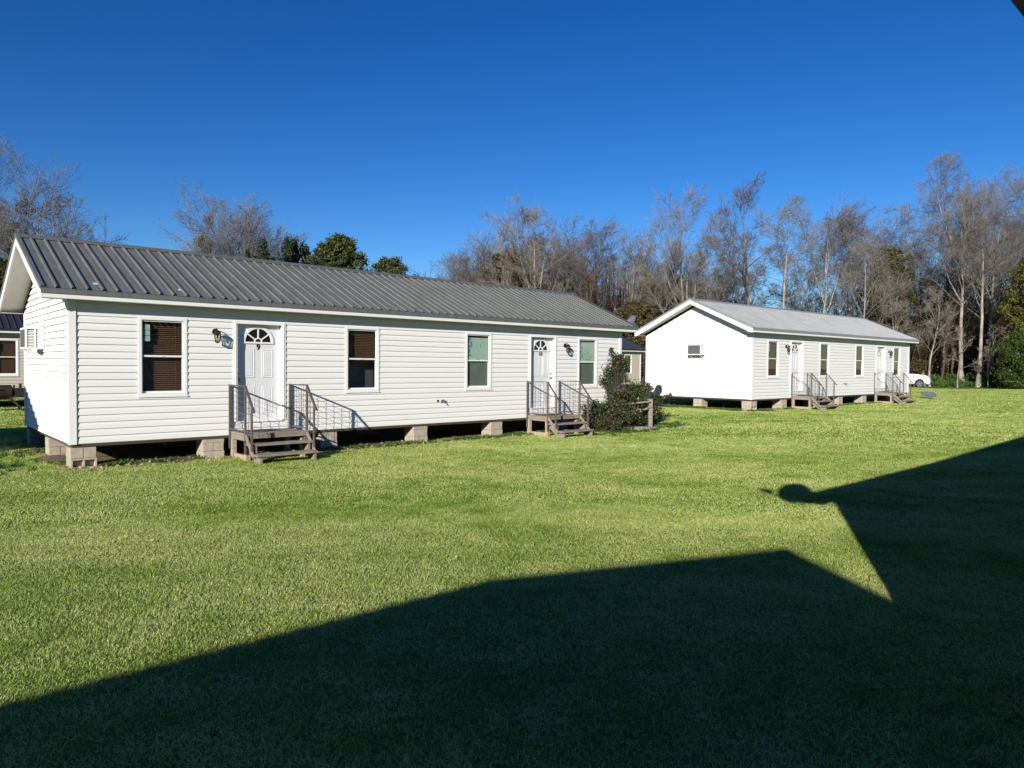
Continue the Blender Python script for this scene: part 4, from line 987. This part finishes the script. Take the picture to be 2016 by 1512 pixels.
# ------------------------------------------------------------------ grass
def grass_mat():
    m = bpy.data.materials.new('grass_blades'); m.use_nodes = True; nt = m.node_tree; b = nt.nodes['Principled BSDF']
    g = nt.nodes.new('ShaderNodeNewGeometry')
    mp = nt.nodes.new('ShaderNodeMapping'); mp.inputs['Rotation'].default_value = (0, 0, -TH1); mp.inputs['Scale'].default_value = (.7, 1.1, 1)
    nt.links.new(g.outputs['Position'], mp.inputs[0]); n1 = N(nt, 'ShaderNodeTexNoise', Scale=0.42, Detail=5.0, Roughness=0.62, Distortion=0.7); nt.links.new(mp.outputs[0], n1.inputs['Vector'])
    n2 = N(nt, 'ShaderNodeTexNoise', Scale=2.2, Detail=4.0, Roughness=0.6); nt.links.new(g.outputs['Position'], n2.inputs['Vector'])
    # dryness = island random + patch noise
    a = N(nt, 'ShaderNodeMath', operation='MULTIPLY'); a.inputs[1].default_value = 0.55; nt.links.new(g.outputs['Random Per Island'], a.inputs[0])
    b1 = N(nt, 'ShaderNodeMath', operation='MULTIPLY_ADD'); b1.inputs[1].default_value = 1.0; b1.inputs[2].default_value = -0.37; nt.links.new(n1.outputs['Fac'], b1.inputs[0])
    b2 = N(nt, 'ShaderNodeMath', operation='MULTIPLY_ADD'); b2.inputs[1].default_value = 0.7; nt.links.new(n2.outputs['Fac'], b2.inputs[0]); nt.links.new(b1.outputs[0], b2.inputs[2])
    s = N(nt, 'ShaderNodeMath', operation='ADD'); nt.links.new(a.outputs[0], s.inputs[0]); nt.links.new(b2.outputs[0], s.inputs[1])
    r = ramp(nt, [(0.08, (0.034, 0.098, 0.007)), (0.36, (0.125, 0.235, 0.021)), (0.64, (0.27, 0.395, 0.064)), (0.95, (0.60, 0.64, 0.245))])
    nt.links.new(s.outputs[0], r.inputs[0]); nt.links.new(r.outputs[0], b.inputs['Base Color']); b.inputs['Roughness'].default_value = 0.8; b.inputs['Specular IOR Level'].default_value = 0.04
    t = nt.nodes.new('ShaderNodeBsdfTranslucent'); nt.links.new(r.outputs[0], t.inputs[0]); mx = nt.nodes.new('ShaderNodeMixShader'); mx.inputs[0].default_value = 0.15
    nt.links.new(b.outputs[0], mx.inputs[1]); nt.links.new(t.outputs[0], mx.inputs[2]); nt.links.new(mx.outputs[0], nt.nodes['Material Output'].inputs[0])
    return m
M['grass'] = grass_mat()
def patch(size, n, hl, w):
    """n curved blades on size x size"""
    p = np.stack([rng.uniform(-size / 2, size / 2, n), rng.uniform(-size / 2, size / 2, n), np.full(n, -.004)], 1)
    a = rng.random(n) * 2 * np.pi; d = np.stack([np.cos(a), np.sin(a), np.zeros(n)], 1); s = np.stack([-np.sin(a), np.cos(a), np.zeros(n)], 1)
    h = (hl * rng.uniform(.45, 1.25, n))[:, None]; ln = h * rng.uniform(.4, 2.2, (n, 1)); ww = w * rng.uniform(.7, 1.3, (n, 1)) / 2; up = np.array([0, 0, 1.])
    v0 = p - s * ww; v1 = p + s * ww; m0 = p + up * h * .6 + d * ln * .35
    v2 = m0 + s * ww * .85; v3 = m0 - s * ww * .85; tip = p + up * h * rng.uniform(.35, 1.0, (n, 1)) + d * ln + s * h * rng.normal(0, .5, (n, 1)); v4 = tip + s * ww * .25; v5 = tip - s * ww * .25
    V = np.stack([v0, v1, v2, v3, v4, v5], 1).reshape(-1, 3); I = np.arange(n)[:, None] * 6
    F = np.concatenate([I + np.array([[0, 1, 2, 3]]), I + np.array([[3, 2, 4, 5]])], 0)
    return npmesh('grass_patch', V, F, M['grass'])
LOD = [(0.5, 2500, .021, .0028, 0, 9.5), (1.0, 4600, .025, .0052, 9.5, 19), (2.0, 6000, .032, .011, 19, 36), (4.0, 8000, .045, .024, 36, 72)]
def in_house(X, Y):
    m = np.zeros(X.shape, bool)
    for hx, hy, th in ((HX1, HY1, TH1), (HX2, HY2, TH2)):
        c, s = math.cos(th), math.sin(th); a = (X - hx) * c + (Y - hy) * s; b = -(X - hx) * s + (Y - hy) * c
        m |= (a > .0) & (a < L) & (b > .25) & (b < W - .2)
    return m
def lawn():
    pts, idx, rot = [], [], []
    for li, (sz, n, h, w, r0, r1) in enumerate(LOD):
        k = int(80 / sz) + 2; g = (np.arange(-k, k) + .5) * sz; X, Y = np.meshgrid(g, g); X, Y = X.ravel(), Y.ravel(); R = np.hypot(X, Y)
        vis = (Y > .8) & (np.abs(X) < Y * .76 + sz + .6) & (R >= r0 - (.75 * sz + .75 * sz / 2 if r0 else 0)) & (R < r1) & ~in_house(X, Y)
        X, Y = X[vis], Y[vis]; pts.append(np.stack([X, Y, gz(X, Y)], 1)); idx.append(li * 3 + rng.integers(0, 3, len(X))); tt = rng.integers(0, 4, len(X)) * math.pi / 2; e_ = sz / 2
        ax = np.arctan2(gz(X, Y + e_) - gz(X, Y - e_), sz); ay = -np.arctan2(gz(X + e_, Y) - gz(X - e_, Y), sz)
        rot.append(np.array([(Matrix.Rotation(a_, 3, 'X') @ Matrix.Rotation(b_, 3, 'Y') @ Matrix.Rotation(t_, 3, 'Z')).to_euler('XYZ')[:] for a_, b_, t_ in zip(ax, ay, tt)]))
    P = np.concatenate(pts); me = bpy.data.meshes.new('lawn'); me.vertices.add(len(P)); me.vertices.foreach_set('co', P.astype(np.float32).ravel())
    A = me.attributes.new('pick', 'INT', 'POINT'); A.data.foreach_set('value', np.concatenate(idx).astype(np.int32))
    A = me.attributes.new('turn', 'FLOAT_VECTOR', 'POINT'); A.data.foreach_set('vector', np.concatenate(rot).astype(np.float32).ravel())
    o = newobj('lawn_grass', me); tag(o, 'short green and straw coloured mown grass of the lawn', 'grass', kind='stuff')
    ng = bpy.data.node_groups.new('lawn_nodes', 'GeometryNodeTree'); ng.interface.new_socket('Geometry', in_out='INPUT', socket_type='NodeSocketGeometry'); ng.interface.new_socket('Geometry', in_out='OUTPUT', socket_type='NodeSocketGeometry')
    gi = ng.nodes.new('NodeGroupInput'); go = ng.nodes.new('NodeGroupOutput'); jn = ng.nodes.new('GeometryNodeJoinGeometry')
    pk = ng.nodes.new('GeometryNodeInputNamedAttribute'); pk.data_type = 'INT'; pk.inputs['Name'].default_value = 'pick'
    tn = ng.nodes.new('GeometryNodeInputNamedAttribute'); tn.data_type = 'FLOAT_VECTOR'; tn.inputs['Name'].default_value = 'turn'
    for li, (sz, n, h, w, r0, r1) in enumerate(LOD):
        for j in range(3):
            src = bpy.data.objects.new('grass_source', patch(sz, n, h, w))
            oi = ng.nodes.new('GeometryNodeObjectInfo'); oi.inputs['Object'].default_value = src; oi.inputs['As Instance'].default_value = True
            cp = ng.nodes.new('FunctionNodeCompare'); cp.data_type = 'INT'; cp.operation = 'EQUAL'
            ng.links.new(pk.outputs['Attribute'], [s for s in cp.inputs if s.name == 'A' and s.type == 'INT'][0]); [s for s in cp.inputs if s.name == 'B' and s.type == 'INT'][0].default_value = li * 3 + j
            ip = ng.nodes.new('GeometryNodeInstanceOnPoints'); ng.links.new(gi.outputs[0], ip.inputs['Points']); ng.links.new(oi.outputs['Geometry'], ip.inputs['Instance'])
            ng.links.new(cp.outputs['Result'], ip.inputs['Selection']); ng.links.new(tn.outputs['Attribute'], ip.inputs['Rotation']); ng.links.new(ip.outputs[0], jn.inputs[0])
    ng.links.new(jn.outputs[0], go.inputs[0]); md = o.modifiers.new('grass', 'NODES'); md.node_group = ng
lawn()
# taller weeds along the piers and in odd corners
def weeds():
    P = []
    def strip(hx, hy, th, a0, a1, b0, b1, n):
        a = rng.uniform(a0, a1, n); b = rng.uniform(b0, b1, n); P.append(np.stack([hx + a * math.cos(th) - b * math.sin(th), hy + a * math.sin(th) + b * math.cos(th)], 1))
    strip(HX1, HY1, TH1, .5, 2.2, -.15, .25, 160); strip(HX1, HY1, TH1, 4.2, 12.5, -.30, .15, 420); strip(HX1, HY1, TH1, -1.5, .2, -.2, 5.5, 260); strip(HX1, HY1, TH1, 12, 16, -1.8, -1.0, 240)
    strip(HX2, HY2, TH2, -.4, 14.5, -.35, .1, 420); strip(HX2, HY2, TH2, -.5, .1, 0, 5, 260)
    c = np.concatenate(P); c = c[rng.random(len(c)) < .5 + .5 * np.sin(c[:, 0] * 2.3) * np.cos(c[:, 1] * 1.9)]; n = len(c); m = 16
    p = np.repeat(np.stack([c[:, 0], c[:, 1], gz(c[:, 0], c[:, 1])], 1), m, 0) + rng.normal(0, .035, (n * m, 3)) * np.array([1, 1, 0]); k = len(p)
    a = rng.random(k) * 6.283; d = np.stack([np.cos(a), np.sin(a), 0 * a], 1); s = np.stack([-np.sin(a), np.cos(a), 0 * a], 1); h = np.repeat(rng.uniform(.03, .10, n), m)[:, None] * rng.uniform(.5, 1.1, (k, 1)); w = .006
    up = np.array([0, 0, 1.]); V = np.stack([p - s * w, p + s * w, p + up * h * .7 + d * h * .4 + s * w, p + up * h + d * h * .9], 1).reshape(-1, 3); F = np.arange(4 * k).reshape(k, 4)
    tag(newobj('weeds', npmesh('weeds', V, F, M['weed'])), 'longer green weeds growing along the piers and house edges', 'weeds', kind='stuff')
    # dead leaves lying below the steps and along the walls
    n = 900; a = rng.uniform(-.3, 14.6, n); b = rng.normal(-.1, .28, n); X = HX1 + a * D1[0] - b * math.sin(TH1); Y = HY1 + a * D1[1] + b * math.cos(TH1)
    V, F = leaf_quads(np.stack([X, Y, gz(X, Y) + .03], 1), np.full(n, .03), 1, .028, .3)
    tag(newobj('fallen_leaves', npmesh('fallen_leaves', V, F, M['deadleaf'])), 'dead brown leaves scattered along the foot of the near house', 'leaves', kind='stuff')
weeds()
def litter():
    n = 200; Y = rng.uniform(5, 24, n); X = (rng.random(n) * 1.36 - .68) * Y; k = ~in_house(X, Y); X, Y = X[k], Y[k]
    V, F = leaf_quads(np.stack([X, Y, gz(X, Y) + .03], 1), np.full(len(X), .02), 1, .016, .3)
    tag(newobj('fallen_leaves', npmesh('fallen_leaves', V, F, M['deadleaf'])), 'a few dry leaves and clippings scattered over the lawn', 'leaves', kind='stuff')
litter()
